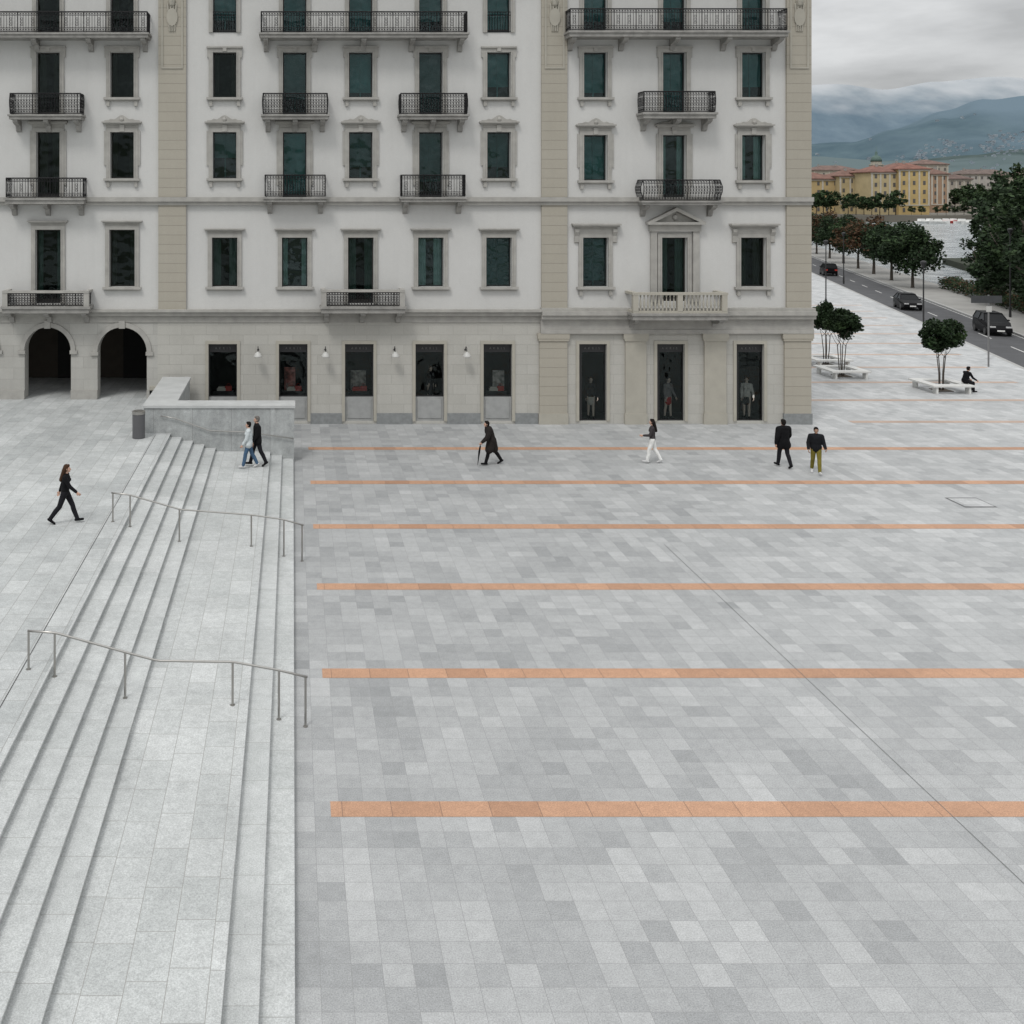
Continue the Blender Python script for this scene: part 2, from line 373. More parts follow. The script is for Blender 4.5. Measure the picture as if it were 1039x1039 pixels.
o=Vector(P[0]); mb.tube([Vector(p)-o for p in P],.022,8); put("rail",mb,m_steel,parent=root,smooth=True)
for i in range(5):
    p=Vector(P[i])-o; mb=MB(); mb.tube([(p.x+(.05 if i<4 else -.05),.10,p.z-.05),(p.x+(.05 if i<4 else -.05),0,p.z-.02)],.012,6); put("bracket",mb,m_steel,parent=root)
bx=G(141,443,TZ); root=empty("litter_bin",(bx[0]+.02,bx[1]-.2,TZ),label="round dark grey steel litter bin beside the parapet",category="bin")
mb=MB(); mb.lathe([(.24,.0),(.25,.03),(.25,.92),(.235,.94)],seg=20); put("bin_body",mb,M("bin_grey",(.09,.09,.095),.45,var=.05),parent=root,smooth=False)
mb=MB(); mb.lathe([(.258,.94),(.262,.97),(.262,1.05),(.2,1.07),(.15,1.06)],seg=20); put("bin_lid",mb,m_steel,parent=root)

# ------------------------------------------------------------ HOTEL
hotel=empty("hotel_building",(0,FY,0),label="long white plastered palazzo with iron balconies and shops below",category="building")
def hp(name,mb,mats,parent=None,**k):
    mb.v=[(v[0],v[1]-FY,v[2]) for v in mb.v]
    return put(name,mb,mats,parent=parent or hotel,**k)
holesU=[];holesG=[];holesA=[]
ZT=21.6; ZG=fz(320)
XL=fx(-138); XR=fx(822)
def wallsheet(x0,x1,z0,z1,holes,depth=.34):
    mb=MB(); xs={x0,x1}; zs={z0,z1}
    for a,b,c,d in holes: xs|={a,b}; zs|={max(c,z0),min(d,z1)}
    xs=sorted(x for x in xs if x0<=x<=x1); zs=sorted(z for z in zs if z0<=z<=z1)
    for i in range(len(xs)-1):
        for j in range(len(zs)-1):
            mx_=(xs[i]+xs[i+1])/2; mz=(zs[j]+zs[j+1])/2
            if any(a<mx_<b and c<mz<d for a,b,c,d in holes): continue
            if xs[i+1]-xs[i]<1e-5 or zs[j+1]-zs[j]<1e-5: continue
            mb.quad((xs[i],FY,zs[j]),(xs[i+1],FY,zs[j]),(xs[i+1],FY,zs[j+1]),(xs[i],FY,zs[j+1]))
    for a,b,c,d in holes:
        mb.quad((a,FY,c),(a,FY,d),(a,FY+depth,d),(a,FY+depth,c)); mb.quad((b,FY,d),(b,FY,c),(b,FY+depth,c),(b,FY+depth,d))
        if d<z1: mb.quad((a,FY,d),(b,FY,d),(b,FY+depth,d),(a,FY+depth,d))
        if c>z0: mb.quad((b,FY,c),(a,FY,c),(a,FY+depth,c),(b,FY+depth,c))
    return mb
def window(px0,px1,py0,py1,style,glass='dark',curt=None,door=False,name="window"):
    x0,x1=fx(px0),fx(px1); z1,z0=fz(py0),fz(py1); cx=(x0+x1)/2
    holesU.append((x0,x1,z0,z1))
    p=FY-.08; mb=MB(); j=.19
    zb=z0
    mb.box(x0-j,x0,p,FY,zb,z1); mb.box(x1,x1+j,p,FY,zb,z1)
    mb.box(x0-j-.0,x1+j,p-.002,FY,z1,z1+j)
    mb.box(x0-.05,x0,p-.03,p,zb,z1-.0); mb.box(x1,x1+.05,p-.03,p,zb,z1)
    if not door:
        mb.box(x0-j-.1,x1+j+.1,FY-.2,FY,z0-.11,z0)
        mb.box(x0-j-.02,x1+j+.02,FY-.10,FY,z0-.17,z0-.11)
        if style!='cornice':
            mb.box(x0-j+.02,x0-j+.17,FY-.12,FY,z0-.40,z0-.17); mb.box(x1+j-.17,x1+j-.02,FY-.12,FY,z0-.40,z0-.17)
    if style=='plain':
        mb.box(x0-j-.09,x1+j+.09,FY-.15,FY,z1+j,z1+j+.07)
        mb.box(cx-.09,cx+.09,FY-.14,FY,z1+.03,z1+j+.0)
        mb.box(x0-j-.07,x0-j,p,FY,z1-.25,z1+j); mb.box(x1+j,x1+j+.07,p,FY,z1-.25,z1+j)
    if style=='crest':
        zz=z1+j
        mb.box(x0-j,x1+j,FY-.05,FY,zz,zz+.16)
        mb.box(x0-j-.12,x1+j+.12,FY-.18,FY,zz+.16,zz+.23); mb.box(x0-j-.18,x1+j+.18,FY-.26,FY,zz+.23,zz+.29)
        for sgn in (-1,1):
            q=[(cx+sgn*a,zz+.29+b) for a,b in [(0.0,.0),(0.82,.0),(.80,.06),(.62,.07),(.5,.13),(.36,.1),(.25,.16),(.1,.27),(0,.3)]]
            if sgn>0: q=q[::-1]
            mb.prismy(q,FY-.14,FY)
        mb.lathe([(.0,0),(.08,.02),(.1,.1),(.06,.18),(0,.2)],(cx,FY-.14,zz+.3),8)
        mb.box(x0-j-.1,x0-j,FY-.06,FY,z0+.6,z1+.05); mb.box(x1+j,x1+j+.1,FY-.06,FY,z0+.6,z1+.05)
        mb.box(cx-.11,cx+.11,FY-.12,FY,z1+.02,zz+.14)
    if style=='cornice':
        zz=z1+j
        mb.box(x0-j-.02,x1+j+.02,FY-.05,FY,zz,zz+.12)
        mb.box(x0-j-.1,x1+j+.1,FY-.18,FY,zz+.12,zz+.18); mb.box(x0-j-.16,x1+j+.16,FY-.24,FY,zz+.18,zz+.23)
    if style=='bracket':
        zz=z1+j
        mb.box(x0-j,x1+j,FY-.09,FY,zz,zz+.22)
        mb.box(x0-j-.28,x1+j+.28,FY-.25,FY,zz+.3,zz+.38); mb.box(x0-j-.34,x1+j+.34,FY-.34,FY,zz+.38,zz+.46); mb.box(x0-j-.2,x1+j+.2,FY-.12,FY,zz+.22,zz+.30)
        for a in (x0-j-.20,x1+j+.0):
            mb.prismx([(FY,zz+.22),(FY-.20,zz+.22),(FY-.20,zz+.08),(FY-.10,zz-.12),(FY-.10,zz-.4),(FY,zz-.45)],a,a+.19)
    if style=='pediment':
        zz=z1+j
        mb.box(x0-j-.34,x0-j-.05,FY-.14,FY,z0,zz+.1); mb.box(x1+j+.05,x1+j+.34,FY-.14,FY,z0,zz+.1)
        mb.box(x0-j-.4,x1+j+.4,FY-.2,FY,zz+.1,zz+.42)
        mb.box(x0-j-.55,x1+j+.55,FY-.4,FY,zz+.42,zz+.54)
        L,Rr=x0-j-.55,x1+j+.55
        mb.prismy([(L,zz+.54),(L+.3,zz+.54),(cx,zz+1.05),(cx,zz+1.22)],FY-.4,FY); mb.prismy([(Rr-.3,zz+.54),(Rr,zz+.54),(cx,zz+1.22),(cx,zz+1.05)],FY-.4,FY)
        mb.prismy([(L+.32,zz+.54),(Rr-.32,zz+.54),(cx,zz+1.03)],FY-.1,FY)
        mb.lathe([(0,0),(.1,.05),(.14,.15),(.1,.26),(0,.3)],(cx,FY-.12,zz+.6),10)
    o=hp(name,mb,[m_trim],fixn=True)
    fy=FY+.24; mb=MB(); f=.055
    mb.box(x0,x0+f,fy,fy+.07,z0,z1); mb.box(x1-f,x1,fy,fy+.07,z0,z1); mb.box(x0+f,x1-f,fy,fy+.07,z1-f,z1); mb.box(x0+f,x1-f,fy,fy+.07,z0,z0+f+(.12 if door else 0))
    hp("window_frame",mb,[m_frame if glass!='teal' else m_frameg],parent=o)
    mb=MB(); mb.quad((x0+.01,fy+.045,z0+.01),(x1-.01,fy+.045,z0+.01),(x1-.01,fy+.045,z1-.01),(x0+.01,fy+.045,z1-.01))
    hp("glass",mb,[m_teal if glass=='teal' else m_dark],parent=o)
    if curt:
        mb=MB(); cm={'g':m_curtg,'d':m_curtg2,'b':m_curtb,'w':m_curt}[curt]
        yy=fy+.16; zlo=z0
        if curt in 'gd':
            zlo=z0+(z1-z0)*R.choice((0,0,0,.12,.25,.45))
            mb.quad((x0,yy,zlo),(x1,yy,zlo),(x1,yy,z1),(x0,yy,z1))
            mb.box(cx-.03,cx+.03,yy-.05,yy-.01,z0,z1)
        else:
            ww=(x1-x0)*R.uniform(.22,.42); segs=[(x0,x0+ww),(x1-ww,x1)]
            for a,b in segs:
                n=max(6,int((b-a)/.06))
                for i in range(n):
                    xa=a+(b-a)*i/n; xb=a+(b-a)*(i+1)/n; ya=yy+(.03 if i%2 else 0); yb=yy+(0 if i%2 else .03)
                    mb.quad((xa,ya,z0),(xb,yb,z0),(xb,yb,z1),(xa,ya,z1))
        hp("curtain",mb,[cm],parent=o)
    return o
def ironrail(x0,x1,yf,z0,z1,belly=0,dense=False,inset=.04):
    mb=MB()
    def prof(t): return -belly*math.sin(math.pi*min(1,(1-t)*1.15))*1.0 if belly else 0
    def run(ax,a,b,fix):
        L=abs(b-a); n=max(2,int(L/.125))
        def pt(s,t):
            z=z0+.05+(z1-z0-.08)*t
            if ax=='x': return (a+(b-a)*s,fix+prof(t),z)
            return (fix+(-1 if fix<(x0+x1)/2 else 1)*(-prof(t)),a+(b-a)*s,z)
        for i in range(n+1):
            s=i/n; th=.021 if i%8==0 else .011
            ts=[0,1] if not belly else [0,.2,.4,.65,1]
            mb.tube([pt(s,t) for t in ts],th,4)
        for t,th in ((1,.027),(.0,.021),(.82,.012),(.2,.012)):
            mb.tube([pt(0,t),pt(1,t)],th,4)
        for i in range(n):
            s=(i+.5)/n
            for tc_,rr in ((.91,.045),(.10,.045))+(((.35,.05),(.5,.055),(.65,.05)) if dense or i%4==1 else ()):
                c=pt(s,tc_); q=[]
                for k in range(7):
                    an=2*math.pi*k/7
                    if ax=='x': q.append((c[0]+rr*math.cos(an),c[1],c[2]+rr*math.sin(an)))
                    else: q.append((c[0],c[1]+rr*math.cos(an),c[2]+rr*math.sin(an)))
                mb.tube(q,.011,3,closed=True)
    run('x',x0+inset,x1-inset,yf+.05); run('y',yf+.05+(inset if inset>.1 else 0),FY-.02,x0+.04+(.05 if inset>.1 else 0)); run('y',yf+.05+(inset if inset>.1 else 0),FY-.02,x1-.04-(.05 if inset>.1 else 0))
    return mb
def balcony(px0,px1,pyr,pys,pyb,depth=.85,brackets=2,belly=0,dense=False,stone=0):
    Yb=FY-depth; x0,x1=fx(px0,Yb),fx(px1,Yb); zr,zs,zb=fz(pyr,Yb),fz(pys,Yb),fz(pyb,Yb)
    mb=MB(); h=zs-zb
    mb.box(x0-.06,x1+.06,Yb-.06,FY,zs-h*.35,zs); mb.box(x0+.0,x1-.0,Yb,FY,zb,zs-h*.35)
    n=brackets
    for i in range(n):
        c=x0+.25+(x1-x0-.5)*i/(n-1)
        mb.prismx([(FY,zb),(Yb+.08,zb),(Yb+.08,zb-.1),(Yb+.3,zb-.2),(FY-.25,zb-.26),(FY-.14,zb-.5),(FY,zb-.55)],c-.11,c+.11)
    o=hp("balcony",mb,[m_trimd],fixn=True)
    if stone==0: hp("railing",ironrail(x0,x1,Yb,zs,zr,belly,dense),[m_iron],parent=o)
    elif stone==2:
        mb=MB()
        mb.box(x0,x1,Yb-.02,Yb+.18,zr-.11,zr)
        for xx in (x0,x1-.2): mb.box(xx,xx+.2,Yb+.18,FY-.002,zr-.11,zr-.002)
        for c in (x0+.12,x1-.12): mb.box(c-.12,c+.12,Yb,Yb+.2,zs,zr-.11)
        hp("stone_rail",mb,[m_trim],parent=o,fixn=True)
        hp("railing",ironrail(x0,x1,Yb+.04,zs,zr-.10,0,True,inset=.24),[m_iron],parent=o)
    else:
        mb=MB(); hh=zr-zs
        mb.box(x0,x1,Yb,Yb+.26,zr-.11,zr); mb.box(x0+.02,x1-.02,Yb+.02,Yb+.24,zs,zs+.1)
        for xx in (x0,x1-.26): mb.box(xx,xx+.26,Yb+.26,FY-.002,zr-.11,zr-.002); mb.box(xx+.02,xx+.24,Yb+.24,FY-.002,zs,zs+.098)
        for c in (x0+.15,(x0+x1)/2,x1-.15): mb.box(c-.12,c+.12,Yb+.01,Yb+.25,zs+.1,zr-.11)
        n=22
        for i in range(n):
            c=x0+.4+(x1-x0-.8)*i/(n-1)
            if abs(c-(x0+x1)/2)<.2: continue
            hb=hh-.21
            mb.lathe([(.04,0),(.04,hb*.1),(.022,hb*.15),(.052,hb*.35),(.046,hb*.5),(.02,hb*.75),(.02,hb*.85),(.04,hb*.9),(.04,hb)],(c,Yb+.13,zs+.1),8)
        hp("balustrade",mb,[m_capst],parent=o,fixn=True)
def ri(*a): return R.choice(a)
cols_main=[228,299,366,437,506]; 
for c in [-26,49,124]+cols_main+[604,684,764]:
    left=c<150; g='teal' if not left else 'dark'
    door5=c not in (228,506)
    window(c-12,c+12,-22,35 if door5 else 33,'plain',g,'g' if not left else 'b',door=True,name="balcony_door" if door5 else "window")
    d4=c in (49,299,437,684)
    window(c-12,c+12,53,117 if d4 else 99,'plain',g if c!=228 else 'dark',ri('g','g','d') if not left and c!=228 else 'b',door=d4,name="balcony_door" if d4 else "window")
    window(c-12,c+12,134+(3 if c>550 else 0),201 if d4 else 181+(2 if c>550 else 0),'crest','teal' if not left else 'dark',ri('d','d','w','g') if not left else 'b',door=d4,name="balcony_door" if d4 else "window")
    d2=c in (49,366,684)
    sty='cornice' if c<550 else ('pediment' if c==684 else 'bracket')
    window(c-13,c+13,241 if c!=49 and c!=124 else 233,(308 if c!=684 else 306) if d2 else 291,sty,'teal' if c in (437,506,604,299) else 'dark',('d' if c in (506,604) else ri('w','b','w')),door=d2,name="balcony_door" if d2 else "window")
balcony(264,475,11,33,38,.95,5); balcony(578,800,8,31,37,.95,5); balcony(-140,150,11,33,38,.95,6)
for a,b in ((266,333),(406,475),(9,82)): balcony(a,b,94,116,121,.85,3,belly=.03,dense=True)
balcony(653,727,92,114,120,.85,3,belly=.03,dense=True)
for a,b in ((268,331),(407,473)): balcony(a,b,177,200,205,.7,2)
balcony(5,85,180,201,207,.8,3); balcony(652,732,182,204,208,.8,2,belly=.12,dense=True)
balcony(326,411,294,311,318,.9,3,stone=2); balcony(2,90,295,311,318,.9,3,stone=2)
balcony(642,739,297,318,325,1.1,2,stone=1)
for c in (228,506):
    x0,x1=fx(c-12),fx(c+12); z0=fz(33)
    mb=MB(); n=9
    for i in range(n+1): mb.tube([(x0+(x1-x0)*i/n,FY-.04,z0),(x0+(x1-x0)*i/n,FY-.04,z0+.95)],.012,4)
    for t in (.05,.8,.95): mb.tube([(x0,FY-.04,z0+t),(x1,FY-.04,z0+t)],.018,4)
    hp("window_railing",mb,[m_iron])
hp("upper_wall",wallsheet(XL,XR,ZG,ZT,holesU),[m_plaster])
def text_mesh(s,size):
    cu=bpy.data.curves.new("t",'FONT'); cu.body=s; cu.size=size; cu.align_x='CENTER'; cu.extrude=.004; cu.space_character=2.2
    ob=bpy.data.objects.new("t",cu); col.objects.link(ob); dg=bpy.context.evaluated_depsgraph_get(); dg.update()
    me=bpy.data.meshes.new_from_object(ob.evaluated_get(dg)); bpy.data.objects.remove(ob)
    me.transform(Matrix.Rotation(math.pi/2,4,'X')); return me
tm=text_mesh("AKRIS",.145); tm.materials.clear(); tm.materials.append(m_letter)
m_plinth2=M("grey_panel_stone",(.30,.305,.30),.75,var=.1)
def shopwin(px0,px1,py0,py1,panel,door=False):
    x0,x1=fx(px0),fx(px1); z1=fz(py0); z0=fz(py1) if not door else .12
    hz0=.12 if panel else z0
    holesG.append((x0,x1,hz0,z1)); cx=(x0+x1)/2
    mb=MB()
    p=FY-.05
    mb.box(x0-.14,x0,p,FY,hz0,z1); mb.box(x1,x1+.14,p,FY,hz0,z1); mb.box(x0-.14,x1+.14,p-.002,FY,z1,z1+.15)
    o=hp("shop_door" if door else "shop_window",mb,[m_capst],fixn=True)
    if panel:
        mb=MB(); mb.box(x0+.01,x1-.01,FY+.08,FY+.3,.12,z0); mb.box(x0+.12,x1-.12,FY+.05,FY+.08,.25,z0-.12); hp("stall_riser",mb,[m_plinth2],parent=o)
    fy=FY+.15; f=.055; mb=MB()
    mb.box(x0,x0+f,fy,fy+.08,z0,z1); mb.box(x1-f,x1,fy,fy+.08,z0,z1); mb.box(x0+f,x1-f,fy,fy+.08,z1-.4,z1); mb.box(x0+f,x1-f,fy,fy+.08,z0,z0+f)
    if door: mb.box(x0+f,x0+f+.12,fy+.01,fy+.07,z0+f,z1-.4)
    hp("window_frame",mb,[m_black],parent=o)
    mb=MB(); mb.quad((x0,fy+.04,z0),(x1,fy+.04,z0),(x1,fy+.04,z1),(x0,fy+.04,z1)); hp("glass",mb,[m_shopg],parent=o)
    t=put("lettering",tm,[m_letter],parent=o,loc=(cx,.15-.01,z1-.27))
    return cx,z0,z1
shops=[shopwin(c-14.5,c+14.5,349,403,True) for c in (226,297.5,364.5,436,505)]
doors=[shopwin(c-14,c+14,349,428,False,True) for c in (601.5,680.5,761)]
hp("ground_floor_wall",wallsheet(fx(160),XR,0,ZG,holesG),[m_ashlar])
arches=[(-51,-4),(25,72),(99,149)]
for a,b in arches: holesA.append((fx(a),fx(b),TZ-.3,fz(332)))
hp("arcade_wall",wallsheet(XL,fx(160),0,ZG,holesA,.7),[m_ashlar2])
for a,b in arches:
    x0,x1=fx(a),fx(b); r=(x1-x0)/2; cx=(x0+x1)/2; zt=fz(332); zs=zt-r; mb=MB(); n=20
    pts=[(cx-r*math.cos(math.pi*i/n),zs+r*math.sin(math.pi*i/n)) for i in range(n+1)]
    for i in range(n):
        p,q=pts[i],pts[i+1]
        mb.quad((p[0],FY+.001,p[1]),(q[0],FY+.001,q[1]),(q[0],FY+.001,zt),(p[0],FY+.001,zt))
        mb.quad((p[0],FY+.001,p[1]),(p[0],FY+.69,p[1]),(q[0],FY+.69,q[1]),(q[0],FY+.001,q[1]))
        P=[(cx+(c[0]-cx)*k,zs+(c[1]-zs)*k) for c,k in ((p,1.0),(q,1.0),(q,1.2),(p,1.2))]
        mb.prismy(P[::-1],FY-.07,FY-.003,1)
    for s in (x0-.3,x1-.04+.0): mb.box(s,s+.34,FY-.10,FY+.3,zs-.16,zs,1)
    mb.box(cx-.14,cx+.14,FY-.14,FY-.003,zt-.05,zt+.32,1)
    hp("arch",mb,[m_ashlar2,m_trim],fixn=True)
for a,b in ((-66,-51),(-4,25),(72,99),(149,160)):
    mb=MB(); mb.box(fx(a),fx(b),FY-.08,FY-.003,TZ+.002,TZ+.42); hp("arch_base",mb,[m_trim])
mb=MB(); mb.box(XL,fx(160),FY+5.5,FY+5.7,1.16,5.0); mb.box(XL,fx(160),FY+.7,FY+5.4,4.75,4.95)
for a,b in arches: mb.box(fx(a)+.3,fx(a)+1.5,FY+5.4,FY+5.49,1.16,3.7,1)
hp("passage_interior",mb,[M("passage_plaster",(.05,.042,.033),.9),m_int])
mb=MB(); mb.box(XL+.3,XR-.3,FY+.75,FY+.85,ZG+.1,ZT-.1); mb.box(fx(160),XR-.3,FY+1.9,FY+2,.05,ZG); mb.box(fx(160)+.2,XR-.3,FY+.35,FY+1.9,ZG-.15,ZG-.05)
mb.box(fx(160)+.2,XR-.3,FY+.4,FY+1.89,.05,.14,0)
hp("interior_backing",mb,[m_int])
mb=MB(); mb.box(XR-.02,XR,FY+.001,FY+18,0,ZT); mb.box(XL,XL+.02,FY+.001,FY+18,0,ZT); mb.box(XL+.02,XR-.02,FY+17.9,FY+18,0,ZT)
hp("rear_walls",mb,[m_plaster])
mb=MB(); mb.box(XL-.6,XR+.6,FY-.9,FY+18.6,ZT,ZT+.3); mb.box(XL-.3,XR+.3,FY-.5,FY+18.3,ZT-.3,ZT)
mb.add([(XL-.4,FY-.7,ZT+.3),(XR+.4,FY-.7,ZT+.3),(XR+.4,FY+18.4,ZT+.3),(XL-.4,FY+18.4,ZT+.3),(XL+5,FY+6,ZT+3.5),(XR-5,FY+6,ZT+3.5),(XR-5,FY+12,ZT+3.5),(XL+5,FY+12,ZT+3.5)],[(0,1,5,4),(1,2,6,5),(2,3,7,6),(3,0,4,7),(4,5,6,7)],1)
hp("roof",mb,[m_trim,M("roof_slate",(.12,.11,.10),.8)],fixn=True)
def pil(px0,px1,z0,z1,pr,mat=m_beige,name="pilaster"):
    mb=MB(); mb.box(fx(px0),fx(px1),FY-pr,FY,z0,z1); return hp(name,mb,[mat])
for a,b in ((161,189),(549,575),(797,822)):
    pil(a,b,ZG+.34 if b>500 else ZG+.2,fz(208),.13)
    pil(a,b,fz(200),ZT-.31,.13)
    mb=MB(); x0,x1=fx(a+3),fx(b-3); z0,z1=fz(70),fz(-20)
    for q in ((x0,x0+.08,z0,z1),(x1-.08,x1,z0,z1),(x0+.08,x1-.08,z0,z0+.08)): mb.box(q[0],q[1],FY-.17,FY-.13,q[2],q[3])
    cxx=(x0+x1)/2
    mb.prismy([(cxx+.26*math.cos(t*math.pi/6),fz(18)+.42*math.sin(t*math.pi/6)) for t in range(12)],FY-.2,FY-.132)
    mb.lathe([(0,0),(.13,.1),(.17,.3),(.1,.5),(0,.55)],(cxx,FY-.16,fz(8)),8)
    for k in range(4): mb.capsule((cxx-.2+.13*k,FY-.16,fz(5)),.05,(cxx-.12+.08*k,FY-.16,fz(32)),.03,seg=6)
    hp("pilaster_ornament",mb,[m_capst],fixn=True)
def course(px0,px1,lay,mat=m_trim,name="cornice"):
    mb=MB()
    for z0,z1,p in lay: mb.box(fx(px0),fx(px1),FY-p,FY+.0,z0,z1)
    return hp(name,mb,[mat])
course(-138,823,[(fz(208),fz(204.5),.19),(fz(204.5),fz(200),.28)])
course(-138,548,[(fz(320),fz(316),.22),(fz(316),fz(313.5),.34)])
course(-138,548,[(fz(327),fz(320.0),.05)],m_trim,"frieze")
pz=fz(338)
course(548,824,[(pz,fz(334),.2),(fz(334),fz(323),.16),(fz(323),fz(319),.38),(fz(319),fz(315),.48),(fz(315),fz(312),.34)])
for a,b in ((547,575),(634,655),(714,736),(795,822)):
    mb=MB(); x0,x1=fx(a),fx(b)
    mb.box(x0,x1,FY-.12,FY,.5,pz-.35); mb.box(x0-.06,x1+.06,FY-.17,FY,pz-.35,pz-.24); mb.box(x0-.10,x1+.10,FY-.18,FY,pz-.24,pz)
    o=hp("pilaster",mb,[m_beige if b in (575,822) else m_capst])
    mb=MB(); mb.box(x0-.04,x1+.04,FY-.15,FY,0,.5); hp("pilaster_base",mb,[m_plinth if b in (822,) else m_capst],parent=o)
sw=[(fx(c-14.5)-.14,fx(c+14.5)+.14) for c in (226,297.5,364.5,436,505)]
for i in range(5):
    a=sw[i][1]; b=sw[i+1][0] if i<4 else fx(547)-.05
    mb=MB(); mb.box(a,b,FY-.06,FY,0,.5); hp("plinth",mb,[m_plinth])
mb=MB(); mb.box(fx(152),fx(190),FY-.08,FY,0.002,TZ+.6) ; hp("corner_plinth",mb,[m_capst])
for c in (262,330,400,472):
    x=fx(c); z=fz(358); mb=MB(); mb.tube([(x,FY,z+.15),(x,FY-.25,z+.33),(x,FY-.42,z+.25),(x,FY-.45,z+.1)],.018,6); mb.capsule((x,FY-.01,z+.15),.05,(x,FY-.03,z+.15),.05,seg=8)
    o=hp("wall_lamp",mb,[m_black]); mb=MB(); mb.lathe([(.03,.12),(.06,.1),(.14,.02),(.19,-.08),(.20,-.11),(.18,-.11),(.12,0),(.0,.06)],(x,FY-.45,z),14); hp("lamp_shade",mb,[m_shade],parent=o,smooth=True)

# ------------------------------------------------------------ people
def remesh(mb,vox,smooth=2):
    me=mb.mesh("tmp",[]); ob=bpy.data.objects.new("tmp",me); col.objects.link(ob)
    m=ob.modifiers.new("r",'REMESH'); m.mode='VOXEL'; m.voxel_size=vox; m.adaptivity=0
    s=ob.modifiers.new("s",'SMOOTH'); s.iterations=smooth; s.factor=.5
    dg=bpy.context.evaluated_depsgraph_get(); dg.update()
    r=bpy.data.meshes.new_from_object(ob.evaluated_get(dg)); bpy.data.objects.remove(ob); bpy.data.meshes.remove(me)
    r.polygons.foreach_set("use_smooth",[True]*len(r.polygons)); return r
skinA=M("skin",(.50,.31,.23),.55,var=.06); skinB=M("tan_skin",(.32,.19,.13),.55,var=.06); skinM=M("mannequin_skin",(.55,.45,.38),.5,var=.04)
def cloth(n,c): return M(n,c,.95,var=.18,scale=9,bump=.15,spec=.2)
matc={}
def cm_(n,c):
    if n not in matc: matc[n]=cloth(n,c)
    return matc[n]
def person(name,loc,facing,label,legs,arms,top,trous,shoes,hair,lean=0,coat=0,hairlong=False,skin=None,female=False,height=1.74,cat="person",skirt=None,head=(0,0),hood=False,group=None,arm_ab=(.12,.12),bulk=0):
    skin=skin or skinA
    k=height/1.75; Vv=Vector
    def V(x,y,z): return Vv((x,y,z))
    sw=.165 if female else .19
    hipz=.92; hip=V(0,0,hipz)
    def up(d,x=0,y=0):
        return hip+V(x,math.sin(lean)*d+y*math.cos(lean),math.cos(lean)*d-y*math.sin(lean))
    J={}
    low=9
    for i,s in enumerate((-1,1)):
        a,b=legs[i]
        h=hip+V(.09*s,0,-.02); kn=h+V(.01*s,math.sin(a),-math.cos(a))*.43; an=kn+V(0,math.sin(a-b),-math.cos(a-b))*.42
        fa=(a-b)*.7 if a-b<0 else (a-b)*.3
        toe=an+V(.02*s,.16*math.cos(fa),.16*math.sin(fa)-.045); heel=an+V(0,-.04,-.045)
        if a-b<-.25:
            toe=an+V(.02*s,.12,-.13)
            heel=an+V(0,-.05,-.02)
        J[i]=(h,kn,an,toe,heel); low=min(low,toe.z-.035,heel.z-.035)
    body=MB();tr=MB();tp=MB();sh=MB()
    def legcaps(m,e,upto=1.0):
        for i in (0,1):
            h,kn,an,toe,heel=J[i]
            m.capsule(h,.085+e,kn,.056+e,seg=12); m.capsule(kn,.055+e,kn+(an-kn)*.35+V(0,-.012,0),.055+e,seg=12); m.capsule(kn+(an-kn)*.35+V(0,-.012,0),.055+e,an,.037+e*1.3,seg=12)
    legcaps(body,0)
    for i in (0,1):
        h,kn,an,toe,heel=J[i]
        for m,e in ((body,0),(sh,.008)):
            m.capsule(heel,.035+e,toe,.03+e,flat=(1.15,.9)); m.capsule(an,.036+e,heel+(toe-heel)*.5,.034+e)
    pw=1.0 if not female else 1.03
    def torso(m,e):
        m.capsule(up(-.02),.115+e,up(.06),.12+e,flat=(1.32*pw,.88)); 
        m.capsule(up(.06),.115+e,up(.2),.10+e+(0 if female else .012),flat=(1.22,.85)); m.capsule(up(.2),.105+e,up(.38,0,.01),.115+e,flat=(1.35,.92))
        m.capsule(up(.44,-sw+.05),.062+e,up(.44,sw-.05),.062+e); m.capsule(up(.40,0,-.01),.1+e,up(.46),.07+e,flat=(1.3,.9))
        if female:
            for s in (-1,1): m.capsule(up(.33,.065*s,.085),.05+e,up(.34,.065*s,.07),.055+e)
    torso(body,0); torso(tp,.014+bulk)
    tr.capsule(up(-.03),.12,up(.08),.122,flat=(1.33*pw,.9)); legcaps(tr,.018)
    hands=[]
    for i,s in enumerate((-1,1)):
        a,b=arms[i]; ab=arm_ab[i]
        S=up(.44,sw*s); E=S+V(math.sin(ab)*s,math.sin(a)*math.cos(ab),-math.cos(a)*math.cos(ab))*.29
        W=E+V(math.sin(ab)*.3*s,math.sin(a+b),-math.cos(a+b))*.25
        body.capsule(S,.052,E,.040); body.capsule(E,.040,W,.028)
        tp.capsule(S,.068+bulk,E,.057+bulk*.7); tp.capsule(E,.057+bulk*.7,W+(E-W)*.06,.044+bulk*.4)
        d=(W-E).normalized(); sd=V(1,0,0); sd=(sd-d*sd.dot(d)).normalized(); nn=d.cross(sd)
        wd=nn; pn=sd*(-s)
        pc=W+d*.085; body.capsule(W+d*.02,.024,pc,.027,flat=(.6,1.45),side=sd)
        hands.append((W,pc,d))
        for q,(off,L) in enumerate(((.030,.072),(.010,.08),(-.010,.074),(-.029,.058))):
            a0=pc+wd*off*(1)+d*.005; a1=a0+(d*.85+pn*.35).normalized()*L*.5; a2=a1+(d*.45+pn*.85).normalized()*L*.5
            body.capsule(a0,.0095,a1,.009,seg=8); body.capsule(a1,.009,a2,.0075,seg=8)
        t0=W+d*.03+wd*.025; t1=t0+(d*.7+wd*.75).normalized()*.04; t2=t1+(d*.95+pn*.3).normalized()*.03
        body.capsule(t0,.012,t1,.011,seg=8); body.capsule(t1,.011,t2,.009,seg=8)
